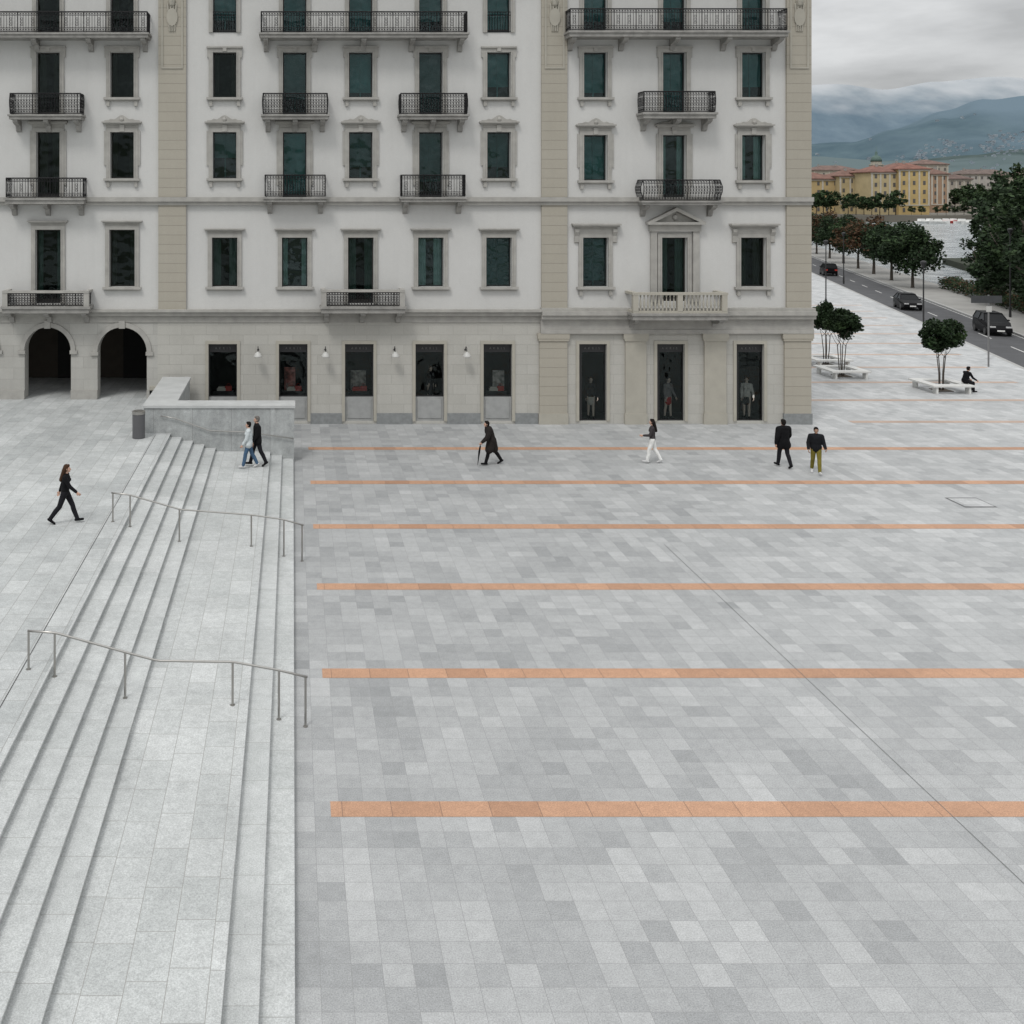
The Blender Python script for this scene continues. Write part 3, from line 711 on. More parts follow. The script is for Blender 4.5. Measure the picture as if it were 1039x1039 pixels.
    nb=up(.46); hc=up(.655,0,.025)+V(0,head[0],0)
    body.capsule(nb,.055,up(.60,0,.012),.05)
    body.capsule(hc+V(0,-.015,.03),.088,hc+V(0,.0,.0),.08,flat=(.86,1.02)); body.capsule(hc+V(0,.035,-.035),.058,hc+V(0,.048,-.07),.036,flat=(.95,1))
    body.capsule(hc+V(0,.085,.01),.010,hc+V(0,.103,-.018),.013,seg=8)
    for s in (-1,1): body.capsule(hc+V(.076*s,-.005,.008),.016,hc+V(.078*s,-.005,-.022),.012,flat=(.6,1),seg=8)
    body.capsule(hc+V(-.018,.082,-.047),.008,hc+V(.018,.082,-.047),.008,seg=8)
    hm=MB()
    hm.capsule(hc+V(0,-.03,.045),.094,hc+V(0,-.03,.0),.09,flat=(.93,.98)); hm.capsule(hc+V(-.03,.03,.09),.04,hc+V(.03,.03,.09),.04)
    if hairlong: hm.capsule(hc+V(0,-.06,.0),.098,up(.34,0,-.13),.075,flat=(1.25,.8))
    if coat:
        for i in (0,1):
            h,kn,an,toe,heel=J[i]
            tp.capsule(up(.02),.15+bulk*.6,h+(kn-h)*coat+V(0,0,0),.125+bulk*.6,flat=(1.2,1))
        a=J[0][0]+(J[0][1]-J[0][0])*coat; b=J[1][0]+(J[1][1]-J[1][0])*coat; tp.capsule(a,.115,b,.115)
        tp.capsule(up(.1),.135+bulk*.5,up(.36),.135+bulk*.5,flat=(1.3,1.0))
    if hood: tp.capsule(up(.47,-.05,-.07),.07,up(.47,.05,-.07),.07)
    else: tp.capsule(up(.475,0,0),.066,up(.50,0,.004),.062)
    root=empty(name,(loc[0],loc[1],loc[2]),facing,label=label,category=cat,group=group)
    sc_=Matrix.Scale(k,4)@Matrix.Translation((0,0,-low))
    def fin(m,vox,nm,mat,parent=root):
        me=remesh(m,vox) if vox else m.mesh(nm,[],True); me.transform(sc_); me.materials.clear(); me.materials.append(mat); me.name=nm
        return put(nm,me,[mat],parent=parent)
    fin(body,.0068,"body",skin)
    fin(tp,.012,"coat" if coat else "jacket",top); 
    if skirt:
        sk=MB(); sk.capsule(up(.1),.112,hip+V(0,0,-.5*skirt),.135,flat=(1.2,.9)); fin(sk,.014,"skirt",trous); 
    else: fin(tr,.012,"trousers",trous)
    fin(sh,.009,"shoes",shoes); 
    if hair: fin(hm,.011,"hair",hair)
    ey=MB()
    for s in (-1,1): ey.capsule(hc+V(.03*s,.083,.005),.008,hc+V(.032*s,.083,.005),.008,seg=6)
    fin(ey,0,"eyes",m_black)
    rot=Matrix.Rotation(facing,4,'Z')
    def W2(p): 
        q=rot@(sc_@Vv(p)); return (q.x+loc[0],q.y+loc[1],q.z+loc[2])
    return root,[W2(h[1]) for h in hands],W2
black=cm_("black_wool",(.006,.006,.007)); dk=cm_("charcoal_cloth",(.012,.012,.015))
hairbr=cm_("brown_hair",(.05,.026,.015)); hairbk=cm_("dark_hair",(.010,.008,.007)); hairgr=cm_("grey_hair",(.14,.13,.12))
R90=-math.pi/2
g=G(66,531,TZ); person("person",g,R90,"long-haired woman in black striding across the terrace",[(.46,.12),(-.34,.32)],[(-.5,.15),(.55,.35)],black,dk,black,hairbr,lean=.06,hairlong=True,female=True,height=1.76)
g=G(252.5,475,groundz(-1.7)); person("person",g,math.pi/2,"person in pale jacket and blue jeans on the landing",[(.3,.1),(-.25,.25)],[(.3,.3),(-.3,.2)],cm_("pale_jacket",(.50,.54,.55)),cm_("blue_jeans",(.06,.11,.18)),cm_("white_shoes",(.5,.5,.5)),hairbk,coat=.15,female=True,height=1.74,bulk=.012)
g=G(261,473,groundz(-1.4)); person("person",g,math.pi/2+.2,"man in black jacket walking beside a companion",[(-.25,.2),(.32,.1)],[(.2,.4),(-.2,.2)],black,dk,black,hairgr,height=1.88,coat=.2,bulk=.012)
g=G(499,471.5); _,hd,_w=person("person",g,math.pi/2,"stooped walker in long dark coat holding a closed umbrella",[(.36,.12),(-.32,.3)],[(.4,.45),(-.25,.25)],cm_("dark_brown_coat",(.018,.015,.014)),black,black,hairbk,lean=.28,coat=.8,height=1.80,hood=True,arm_ab=(.25,.25),bulk=.05)
hh=hd[0]
root=empty("umbrella",(hh[0],hh[1],hh[2]),label="closed black umbrella used as a walking stick",category="umbrella")
mb=MB(); mb.tube([(0,0,.03),(-.12,0,-hh[2]+.06)],[.012,.008],6); mb.tube([(-.01,0,-.08),(-.05,0,-.3),(-.11,0,-hh[2]+.12)],[.03,.04,.012],8); put("canopy",mb,black,parent=root)
mb=MB(); mb.tube([(.0,0,.02),(.0,0,.07),(.03,0,.10),(.06,0,.08),(.065,0,.05)],.011,6); put("handle",mb,hairbr,parent=root)
g=G(662,470); person("person",g,math.pi/2-.35,"dark-haired woman in dark top and white trousers walking",[(.28,.1),(-.22,.3)],[(.3,1.2),(-.15,.5)],cm_("dark_patterned_top",(.045,.04,.042)),cm_("white_trousers",(.72,.72,.70)),cm_("white_shoes",(.5,.5,.5)),hairbk,hairlong=True,female=True,height=1.76)
g=G(795,474.5); person("person",g,.15,"broad man in dark jacket walking away over paving",[(.26,.08),(-.2,.3)],[(-.2,.35),(.3,.4)],black,dk,black,hairbk,height=1.88,coat=.35,arm_ab=(.34,.34),hood=True,bulk=.04)
g=G(828,481); person("person",g,math.pi-.3,"person in dark jacket and mustard trousers walking",[(.25,.05),(-.2,.25)],[(.15,.9),(-.1,.8)],cm_("black_jacket",(.009,.010,.012)),cm_("mustard_trousers",(.17,.145,.03)),cm_("white_shoes",(.5,.5,.5)),hairbk,height=1.78,skin=skinB,arm_ab=(.25,.25),bulk=.022)

for (cx,z0,z1),cl,tl,lb,hr in zip(doors,(dk,cm_("grey_knit",(.2,.19,.19)),cm_("cream_top",(.5,.48,.45))),(cm_("cream_skirt",(.5,.48,.44)),cm_("red_skirt",(.34,.02,.02)),black),("shop mannequin in dark top and pale skirt","shop mannequin in grey top and red skirt","shop mannequin in cream top and black skirt"),(hairbr,hairbk,hairbr)):
    person("mannequin",(cx+.04,FY+.45,.15),math.pi+R.uniform(-.5,.5),lb,[(.08,0),(-.08,.05)],[(.1,.5),(0,.2)],cl,tl,black,hr,female=True,height=1.98,skirt=.55,skin=skinM,cat="mannequin",group="mannequins in the shop windows",arm_ab=(.25,.1))
m_red=M("red_leather",(.40,.03,.02),.4); m_cream=M("cream_card",(.6,.56,.5),.7)
pc=[None,(.30,.10,.08),(.26,.24,.22),None,(.34,.32,.30)]
for i,(cx,z0,z1) in enumerate(shops):
    if i==3:
        person("mannequin",(cx+.1,FY+.5,z0-.35),math.pi+.5,"shop mannequin in dark dress behind glass",[(.02,0),(-.02,.03)],[(.1,.2),(0,.2)],dk,dk,black,hairbr,female=True,height=1.75,skirt=1.0,skin=skinM,cat="mannequin",group="mannequins in the shop windows")
        continue
    root=empty("display_stand",(cx,FY+.55,z0-.02),label="shop display stand with panel and boxes",category="display stand",group="display stands in the shop windows")
    mb=MB(); mb.box(-.5,.5,-.15,.25,0,.22); put("plinth",mb,m_black,parent=root)
    if pc[i]:
        sx=(-.42,.1) if i==1 else ((-.36,.36) if i==2 else (-.1,.45))
        mb=MB(); mb.box(sx[0],sx[1],.15,.18,.23,1.15+.15*(i%2)); put("panel",mb,M("poster_print",pc[i],.6,var=.8,scale=5),parent=root)
    mb=MB(); mb.box(-.3,.1,-.1,.1,.225,.34); mb.box(-.25,.05,-.08,.08,.342,.41); put("box_stack",mb,m_cream if i!=2 else m_red,parent=root)
    hb=empty("handbag",(cx+.24,FY+.52,z0+.205),label="small red leather handbag on a shop display",category="handbag",group="handbags in the shop windows")
    mb=MB(); mb.prismx([(-.07,0),(.07,0),(.04,.22),(-.04,.22)],-.15,.15); put("bag_body",mb,m_red,parent=hb)
    mb=MB(); mb.tube([(-.08,0,.21),(-.07,0,.3),(0,0,.34),(.07,0,.3),(.08,0,.21)],.01,5); put("handle",mb,m_red,parent=hb)

# ------------------------------------------------------------ trees
def limb(mb,p,d,L,r,depth,rr,tips):
    q=[p]; rad=[r]; n=3; dd=d.copy(); c=p.copy()
    for i in range(n):
        dd=(dd+Vector((rr.uniform(-.18,.18),rr.uniform(-.18,.18),rr.uniform(-.02,.12)))).normalized(); c=c+dd*L/n; q.append(c.copy()); rad.append(r*(1-.45*(i+1)/n))
    mb.tube(q,rad,6); tips.append((c.copy(),depth))
    if depth>0:
        for i in range(3):
            nd=(dd+Vector((rr.uniform(-1,1),rr.uniform(-1,1),rr.uniform(-.1,.7)))*.75).normalized()
            limb(mb,c if i else q[-2],nd,L*.68,r*.52,depth-1,rr,tips)
def tree_meshes(seed,th,tr,cz,crx,crz,n,leaf,mats,stems=1,clumps=26,cs=(.2,.42),spread=.85):
    rr=random.Random(seed); mb=MB(); tips=[]
    for s in range(stems):
        a=s*2*math.pi/stems; off=Vector((math.cos(a),math.sin(a),0))*(.0 if stems==1 else .10)
        d=Vector((off.x*.7,off.y*.7,1)).normalized(); base=off+Vector((0,0,-.02)); top=base+d*th
        mb.tube([base,base+d*.15,base+(top-base)*.5+Vector((rr.uniform(-.05,.05),0,0)),top],[tr*1.35,tr,tr*.85,tr*.7],8)
        for i in range(3 if stems==1 else 2):
            an=a+i*2.1+rr.random(); limb(mb,top-d*.1*i,Vector((math.cos(an)*.8,math.sin(an)*.8,1)).normalized(),crz*.75,tr*.5,1,rr,tips)
    lv=MB(); cl=[]
    for i in range(clumps):
        while True:
            v=Vector((rr.uniform(-1,1),rr.uniform(-1,1),rr.uniform(-1,1)))
            if .3<v.length<1: break
        k=rr.uniform(.82,1.12)
        cl.append((Vector((v.x*crx*k*spread,v.y*crx*k*spread,cz+v.z*crz*k*spread)),rr.uniform(*cs),rr.choice((0,0,1,1,2)) if v.z>-.2 else rr.choice((0,0,1))))
    for i in range(n):
        c,s,m=rr.choice(cl); v=Vector((rr.gauss(0,1),rr.gauss(0,1),rr.gauss(0,1))); v=v.normalized()*rr.random()**.45*s
        p=c+Vector((v.x*crx,v.y*crx,v.z*crz)); u=Vector((rr.gauss(0,1),rr.gauss(0,1),rr.gauss(0,.6))).normalized(); w_=u.cross(Vector((rr.gauss(0,1),rr.gauss(0,1),rr.gauss(0,1)))).normalized()
        L=leaf*rr.uniform(.6,1.25); lv.add([p-u*L*.5,p+w_*L*.34,p+u*L*.5,p-w_*L*.34],[(0,1,2,3)],m if rr.random()<.75 else rr.choice((0,1,2)))
    return mb.mesh("trunk",[m_bark],True),lv.mesh("crown",mats)
def place_tree(ms,loc,rot,scale,label,group,name="tree"):
    root=empty(name,loc,rot,label=label,category="tree",group=group); root.scale=(scale,)*3
    put("trunk",ms[0],[],parent=root); put("crown",ms[1],[],parent=root); return root
young=[tree_meshes(s,1.75,.03,2.85,.97,.86,5600,.17,[m_l1,m_l1,m_l2],stems=4,clumps=26,cs=(.28,.48)) for s in (3,5,8)]
m_bench=M("white_bench_concrete",(.62,.62,.60),.7,var=.05)
def bench(c,label,wd=2.25):
    root=empty("tree_bench",(c[0],c[1],0),label=label,category="bench",group="square benches around the young trees"); h=.46; a=wd/2; b=a-.48
    mb=MB(); mb.prism([(-a,-a),(a,-a),(a,-b),(-a,-b)],h-.09,h); mb.prism([(-a,b),(a,b),(a,a),(-a,a)],h-.09,h); mb.prism([(-a,-b+.002),(-b,-b+.002),(-b,b-.002),(-a,b-.002)],h-.091,h-.001); mb.prism([(b,-b+.002),(a,-b+.002),(a,b-.002),(b,b-.002)],h-.091,h-.001)
    put("seat",mb,m_bench,parent=root)
    for sx in (-1,1):
        for sy in (-1,1):
            mb=MB(); mb.box(-.05,.05,-.18,.18,0,h-.09); put("leg",mb,m_bench,parent=root,loc=(sx*(a-.25),sy*(a-.24),0))
    mb=MB(); mb.box(-.42,.42,-.42,.42,.0,.03); put("tree_pit",mb,M("soil",(.05,.04,.03),.95),parent=root)
    return root
BC=[]
for (px,py,i,lb) in ((955,396,0,"square white bench ring with a person seated on it"),(854,381.5,1,"square white bench ring around a young tree"),(838,370,2,"square white bench ring around a young tree")):
    c=G(px,py); BC.append(c); bench(c,lb); place_tree(young[i],(c[0],c[1],.03),i*1.3,1.06,"small dark leafy tree with several thin stems","young trees on the square")
c=BC[0]
person("person",(c[0]+.96,c[1]-.5,.0),-math.pi/2+.15,"person in black sitting bent forward on the bench",[(1.45,1.35),(1.35,1.3)],[(.45,.6),(.5,.55)],black,dk,black,hairbk,lean=.32,height=1.78,coat=.1)
prom=[tree_meshes(s,2.2,.17,4.5,3.5,2.6,6000,.36,[m_l1,m_l1,m_l2],clumps=38,cs=(.24,.42)) for s in (11,12)]
proma=tree_meshes(14,2.2,.17,4.4,3.3,2.5,5600,.34,[m_l1,m_l4,m_l4],clumps=34,cs=(.24,.42))
for i,Yt in enumerate((116,126,136,146,157,169,182,197,214,232)):
    ms=proma if i in (2,3,5,7) else prom[i%2]
    place_tree(ms,(farX(Yt)+1.6,Yt,.01),i*1.7,1.02+.1*(i%3)/2,"leafy lakeside tree with rust tinged foliage" if ms is proma else "round dark green lakeside tree by the road","trees along the lakeside promenade")
for i,Yt in enumerate((150,168,190)):
    place_tree(prom[i%2],(nearX(Yt)-2.5,Yt,.0),i*2.2,.8,"round dark green street tree beside the road","street trees by the road")
big=[tree_meshes(s,3.2,.3,7.2,4.9,5.6,4200,.5,[m_l1,m_l1,m_l2],clumps=44,cs=(.08,.24),spread=1.0) for s in (21,22,27)]
for i,(px,Yt,s) in enumerate(((1016,106,.70),(1038,97,.96),(1058,92,.95),(1080,84,1.0),(1012,128,.68),(1018,150,.8),(1034,122,1.05),(1085,110,1.2),(1036,165,1.15),(1100,78,.9),(1054,135,1.25))):
    X=(px-CX)/F*Yt; place_tree(big[i%3],(max(X,farX(Yt)+3.5),Yt,-1.0 if X>lakeX(Yt) else .01),i*1.1,s,"tall dense dark green tree at the water's edge","large trees by the lake")
mb=MB(); mb.prism([(lakeX(50),50),(140,50),(150,110),(122,150),(122,175),(112,175),(104,156),(lakeX(112)+4,112),(lakeX(106)-.1,106)],-3.9,-.3)
put("lakeside_garden",mb,M("garden_soil",(.02,.026,.012),.95,var=.4,scale=.3),kind="structure",label="planted strip of garden beside the lake")
def hedge(y0,y1,off,label,hh=1.15):
    mb=MB(); rr=random.Random(int(y0)); 
    for i in range(int((y1-y0)*210)):
        Yh=rr.uniform(y0,y1); X=farX(Yh)+off+rr.uniform(-.8,.8); z=rr.random()**.6*(hh+.3*math.sin(Yh*1.3)); u=Vector((rr.gauss(0,1),rr.gauss(0,1),rr.gauss(0,1))).normalized(); w_=u.orthogonal().normalized(); p=Vector((X-farX(y0),Yh-y0,z)); L=.26
        mb.add([p-u*L*.5,p+w_*L*.3,p+u*L*.5,p-w_*L*.3],[(0,1,2,3)],rr.choice((0,0,1,2)))
    put("hedge",mb,[m_l1,m_l2,m_l4],loc=(farX(y0),y0,0),label=label,category="hedge",group="hedges along the promenade")
hedge(58,88,5.2,"low dark green hedge beside the footpath",1.6); hedge(90,116,5.2,"low dark green hedge beside the footpath",1.3)

# ------------------------------------------------------------ lamps, sign
def lamp(px,py,pt,label="tall slim black street lamp beside the road"):
    g=G(px,py); h=H-(pt-HY)*g[1]/F
    root=empty("street_lamp",g,label=label,category="street lamp",group="street lamps along the road")
    mb=MB(); mb.tube([(0,0,0),(0,0,.9),(0,0,.92),(0,0,h-.45)],[.10,.09,.06,.045],8); put("pole",mb,m_black,parent=root)
    mb=MB(); mb.lathe([(.06,h-.45),(.1,h-.42),(.2,h-.15),(.22,h-.12),(.2,h-.02),(.05,h+.05)],seg=12); put("lantern",mb,m_black,parent=root)
lamp(937,345,265); lamp(838,313,244); lamp(1025,322,232); lamp(856,288,236)
m_signd=M("sign_dark_grey",(.045,.047,.05),.6)
g=G(1003,372); root=empty("traffic_sign",g,label="dark grey direction sign board on a slim pole",category="road sign")
mb=MB(); mb.tube([(0,0,0),(0,0,4.45)],.05,8); put("pole",mb,M("galvanised_pole",(.22,.22,.22),.5,metal=.5),parent=root)
mb=MB(); mb.box(-1.1,.8,-.06,-.02,3.95,4.4); put("sign_panel",mb,m_signd,parent=root)
mb=MB(); mb.box(-.16,.16,-.061,-.02,3.4,3.75); put("small_sign_panel",mb,m_shade,parent=root)

# ------------------------------------------------------------ cars
m_lens=M("lamp_lens",(.5,.5,.5),.1); m_carglass=M("car_glass",(.005,.006,.007),.3,spec=.15); m_rimd=M("wheel_rim",(.10,.10,.10),.4,metal=.5)
def car_parts(root,paint,suv=False):
    hz=.15 if suv else 0; glass=m_carglass; rub=m_black; W=.9
    low=[(-2.15,.35),(-2.2,.6),(-2.15,.92+hz),(-1.9,.98+hz),(1.1,.98+hz),(1.6,.88+hz),(2.05,.76+hz*.7),(2.2,.6),(2.2,.35),(1.75,.28)]
    def arc(c): return [(c+.36*math.cos(t),.32+.36*math.sin(t)) for t in [math.pi*i/6 for i in range(7)]]
    pts=low+arc(1.35)+[(.8,.26),(-.9,.26)]+arc(-1.3)+[(-1.75,.3)]
    mb=MB(); n=len(pts)
    hw=[W-(.06 if z>.8 else 0)-(.1 if abs(x)>2 else 0) for x,z in pts]
    vs=[(x,-h,z) for (x,z),h in zip(pts,hw)]+[(x,h,z) for (x,z),h in zip(pts,hw)]
    mb.add(vs,[tuple(range(n)),tuple(range(2*n-1,n-1,-1))]+[((i+1)%n,i,i+n,(i+1)%n+n) for i in range(n)])
    put("body_shell",mb,[paint],parent=root,fixn=True)
    z0=.975+hz; z1=1.45+hz*1.2; rb=-1.75 if suv else -1.2
    mb=MB(); wb,wt=.83,.62
    mb.add([(-1.95,-wb,z0),(1.05,-wb,z0),(1.05,wb,z0),(-1.95,wb,z0),(rb,-wt,z1),(.25,-wt,z1),(.25,wt,z1),(rb,wt,z1)],[(0,1,5,4),(1,2,6,5),(2,3,7,6),(3,0,4,7),(4,5,6,7)])
    put("windows",mb,[glass],parent=root)
    mb=MB(); mb.prism([(rb-.05,-wt-.03),(.28,-wt-.03),(.28,wt+.03),(rb-.05,wt+.03)],z1,z1+.05)
    for s in (-1,1):
        for (xa,xb) in ((1.05,.25),(-.45,-.45),(-1.95,rb)): mb.tube([(xa,s*(wb+.0),z0),(xb,s*(wt+.01),z1+.01)],.04,4)
    put("roof",mb,[paint],parent=root,fixn=True)
    for x in (1.35,-1.3):
        for s in (-1,1):
            mb=MB(); mb.tube([(0,-.11,0),(0,.11,0)],.32,18); o=put("wheel",mb,[rub],parent=root,loc=(x,s*.80,.32))
            mb=MB(); mb.tube([(0,-.005,0),(0,.005,0)],.2,12); put("rim",mb,[m_rimd],parent=o,loc=(0,s*.112,0))
    for s in (-1,1):
        mb=MB(); mb.box(-.06,.02,-.2,.2,-.06,.06); put("headlight",mb,[m_lens],parent=root,loc=(2.17,s*.55,.68+hz*.5))
        mb=MB(); mb.box(-.03,.04,-.16,.16,-.1,.1); put("tail_light",mb,[m_red],parent=root,loc=(-2.19,s*.6,.78+hz*.5))
        mb=MB(); mb.capsule((0,-.02,0),.07,(.03,.05*s,0),.06,seg=8); put("wing_mirror",mb,[paint],parent=root,loc=(.75,s*.92,1.02+hz))
    mb=MB(); mb.box(-.01,.01,-.26,.26,-.06,.06); put("number_plate",mb,[m_white],parent=root,loc=(2.212,0,.45)); 
paintb=M("black_car_paint",(.004,.004,.005),.45,var=.02,spec=.12)
ang=math.atan2(1,.34)
def car(px,py,paint,suv,label,away=False,lanef=None):
    g=G(px,py,-.11)
    X=g[0]
    if lanef is not None: X=nearX(g[1])+lanef*(farX(g[1])-nearX(g[1]))
    root=empty("car",(X,g[1],-.112),ang+(0 if away else math.pi),label=label,category="car",group="cars on the lakeside road"); car_parts(root,paint,suv); root.scale=(.95,.95,.95)
car(932,313,paintb,False,"small black hatchback driving on the road",lanef=.32)
car(1016,338,paintb,True,"black sport utility car driving beside the promenade",lanef=.68)
car(831,279,paintb,True,"black car farther along the road",away=True,lanef=.3)

# ------------------------------------------------------------ lake and far shore
t=NT("lake_water"); t.b.inputs['Roughness'].default_value=.16
mpn=t.n('ShaderNodeMapping'); t.l(t.pos(),mpn.inputs[0]); mpn.inputs['Scale'].default_value=(.35,.16,1)
nn=t.noise(mpn.outputs[0],1.0,7,.7)
t.l(t.mix(t.rng(nn,.40,.62,0,1),(.14,.165,.175),(.44,.47,.48)),t.b.inputs['Base Color'])
bp=t.n('ShaderNodeBump'); bp.inputs['Strength'].default_value=1; bp.inputs['Distance'].default_value=.5
t.l(t.noise(t.pos(),.9,6,.65),bp.inputs['Height']); t.l(bp.outputs[0],t.b.inputs['Normal'])
mb=MB(); mb.quad((20,-200,-1.3),(4000,-200,-1.3),(4000,436,-1.3),(20,436,-1.3)); put("lake",mb,t.mat,kind="structure",label="rippled grey lake surface under cloud")
mb=MB(); mb.prism([(60,433),(4000,433),(6000,2500),(-500,2500),(-500,433)],-3.95,1.6); put("far_shore",mb,M("town_ground",(.13,.12,.10),.95,var=.3,scale=.02),kind="structure",label="built up ground of the far lake shore")
WD=M("far_window_dark",(.09,.085,.08),.4); m_cpaint=M("cornice_paint",(.46,.43,.37),.9)
def townhouse(px0,px1,Y,pyt,pyb,wallc,roofc,label,storeys=4,depth=16,spacing=3.6,rh=3.0):
    x0,x1=fx(px0,Y),fx(px1,Y); zt=fz(pyt,Y); zb=1.6; w_=x1-x0; h=zt-zb
    root=empty("town_house",((x0+x1)/2,Y,zb),label=label,category="building",group="town buildings on the far shore")
    mb=MB(); mb.box(-w_/2,w_/2,0,depth,0,h); put("walls",mb,M("wall_"+label.split()[0],wallc,.9,var=.14,scale=.2),parent=root)
    mb=MB(); e=.8
    mb.box(-w_/2-e,w_/2+e,-e,depth+e,h,h+.4)
    i=min(depth/2,w_/2-.5)
    mb.add([(-w_/2-e,-e,h+.4),(w_/2+e,-e,h+.4),(w_/2+e,depth+e,h+.4),(-w_/2-e,depth+e,h+.4),(-w_/2+i,depth/2,h+.4+rh),(w_/2-i,depth/2,h+.4+rh)],[(0,1,5,4),(1,2,5),(2,3,4,5),(3,0,4)])
    ro=put("roof",mb,M("roof_tiles_"+label.split()[0],roofc,.9,var=.3,scale=.4),parent=root,fixn=True)
    for c in range(max(1,int(w_/12))):
        mb=MB(); mb.box(-.5,.5,-.4,.4,0,1.8); put("chimney",mb,m_trimd,parent=ro,loc=(-w_/2+6+c*11,depth*.4,h+rh*.75))
    wm=MB(); wm.box(-.55,.55,-.08,.0,0,1.8); wme=wm.mesh("window",[WD])
    n=max(2,int(w_/spacing)); sh=h/storeys
    for s in range(storeys):
        for k in range(n):
            put("window",wme,[],parent=root,loc=(-w_/2+(k+.5)*w_/n,-.02,s*sh+sh*.3))
    mb=MB()
    mb.box(-w_/2-.1,w_/2+.1,-.25,0,sh*1.0,sh*1.0+.4); mb.box(-w_/2-.3,w_/2+.3,-.4,0,h-.6,h-.01)
    for q in (-w_/2+.3,-w_/6,w_/6,w_/2-.3): mb.box(q-.35,q+.35,-.2,0,sh+.4,h-.6)
    put("cornice",mb,m_cpaint,parent=root)
townhouse(800,852,470,182,213,(.40,.30,.15),(.155,.08,.06),"ochre four storey building with tiled roof")
townhouse(852,884,466,179,213,(.42,.34,.19),(.15,.08,.06),"buff four storey building with tiled roof")
townhouse(884,912,452,175,214,(.43,.35,.20),(.165,.08,.06),"cream-yellow lakefront building with red tiled roof",5)
townhouse(912,943,450,172,214,(.45,.33,.145),(.175,.08,.058),"yellow lakefront building with red tiled roof",5)
townhouse(945,962,500,177,214,(.33,.22,.145),(.14,.08,.062),"orange narrow building with tiled roof",5)
townhouse(962,986,540,182,214,(.37,.33,.275),(.12,.08,.068),"cream building with brown tiled roof",4)
townhouse(906,930,620,170,200,(.33,.27,.21),(.15,.085,.068),"terracotta building showing above the front row",5)
townhouse(930,962,640,167,200,(.36,.33,.28),(.14,.09,.075),"pinkish-grey building showing above the front row",5)
townhouse(826,872,640,173,200,(.37,.34,.28),(.14,.09,.075),"pale building behind the ochre one",5)
townhouse(975,1030,640,177,210,(.38,.36,.33),(.12,.09,.078),"grey pale building among trees by the shore",5)
townhouse(1035,1090,600,178,210,(.37,.34,.28),(.13,.085,.068),"beige shore building with tiled roof",4)
Yc=500; root=empty("church_dome",(fx(889,Yc),Yc,1.6),label="small green domed church lantern above tiled roofs",category="church")
hz=fz(168,Yc)-1.6
mb=MB(); mb.lathe([(3,0),(3,hz),(3.3,hz+.1),(3.3,hz+.6),(2.4,hz+.7),(2.4,hz+2)],seg=10); put("drum",mb,M("drum_stone",(.34,.32,.27),.9),parent=root)
mb=MB(); mb.lathe([(2.6,hz+2),(2.4,hz+3.2),(1.9,hz+4.2),(1.0,hz+4.9),(.6,hz+5.1),(.6,hz+6.3),(.3,hz+6.9),(.08,hz+7.3),(.05,hz+9.5)],seg=12); put("dome",mb,M("copper_green",(.07,.12,.105),.7),parent=root,smooth=True)
shore=[tree_meshes(s,3,.2,6,4.2,3.6,900,.95,[m_l1,m_l2,m_l2],clumps=20) for s in (31,32)]
rr=random.Random(5)
PX=[826,833,840,858,866,874,882,890,899,906,922,932,948,957,966,975,983,992,1001,1010,1020,1030,1042,1055]
for i,px in enumerate(PX):
    Y=438+rr.uniform(0,8)
    sc2=rr.uniform(.8,1.15) if (px<912 or px>975) else rr.uniform(.4,.55)
    place_tree(shore[i%2],(fx(px,Y),Y-2,1.6),i,sc2,"dark leafy tree on the far lake shore","trees on the far shore")
for i in range(16):
    px=972+i*8+rr.uniform(-3,3); Y=470+rr.uniform(0,60); place_tree(shore[i%2],(fx(px,Y),Y,1.6),i,rr.uniform(1.1,1.7),"dark leafy tree on the far lake shore","trees on the far shore")
def boat(px,Y,paint,label,cabin=True,rot=0):
    root=empty("boat",(fx(px,Y),Y,-1.3),rot,label=label,category="boat",group="boats moored at the far shore")
    mb=MB(); S=[(-3.5,1.0,.9),(-1,1.3,.85),(1.5,1.1,.95),(3,.5,1.15),(3.8,.03,1.3)]; vs=[]
    for x,w_,z in S: vs+=[(x,-w_,z),(x,-w_*.55,-.2),(x,w_*.55,-.2),(x,w_,z)]
    fs=[]
    for i in range(4):
        for k in range(3): fs.append((i*4+k,i*4+k+1,i*4+k+5,i*4+k+4))
        fs.append((i*4+3,i*4,i*4+4,i*4+7))
    fs.append((0,3,2,1)); mb.add(vs,fs); put("hull",mb,[paint],parent=root,fixn=True)
    mb=MB(); mb.prismy([(-1.8,.9),(1.0,.9),(.5,1.9),(-1.6,1.9)],-.8,.8); put("cabin",mb,[m_white if cabin else paint],parent=root,fixn=True)
for i,(px,Y,p) in enumerate(((936,418,m_white),(944,420,m_white),(953,415,m_white),(961,420,m_red),(968,421,m_red),(977,416,m_white),(986,400,m_white))):
    boat(px,Y,p,"red moored motor boat on the lake" if p is m_red else "small white moored boat on the lake",rot=rr.uniform(-.5,.5))

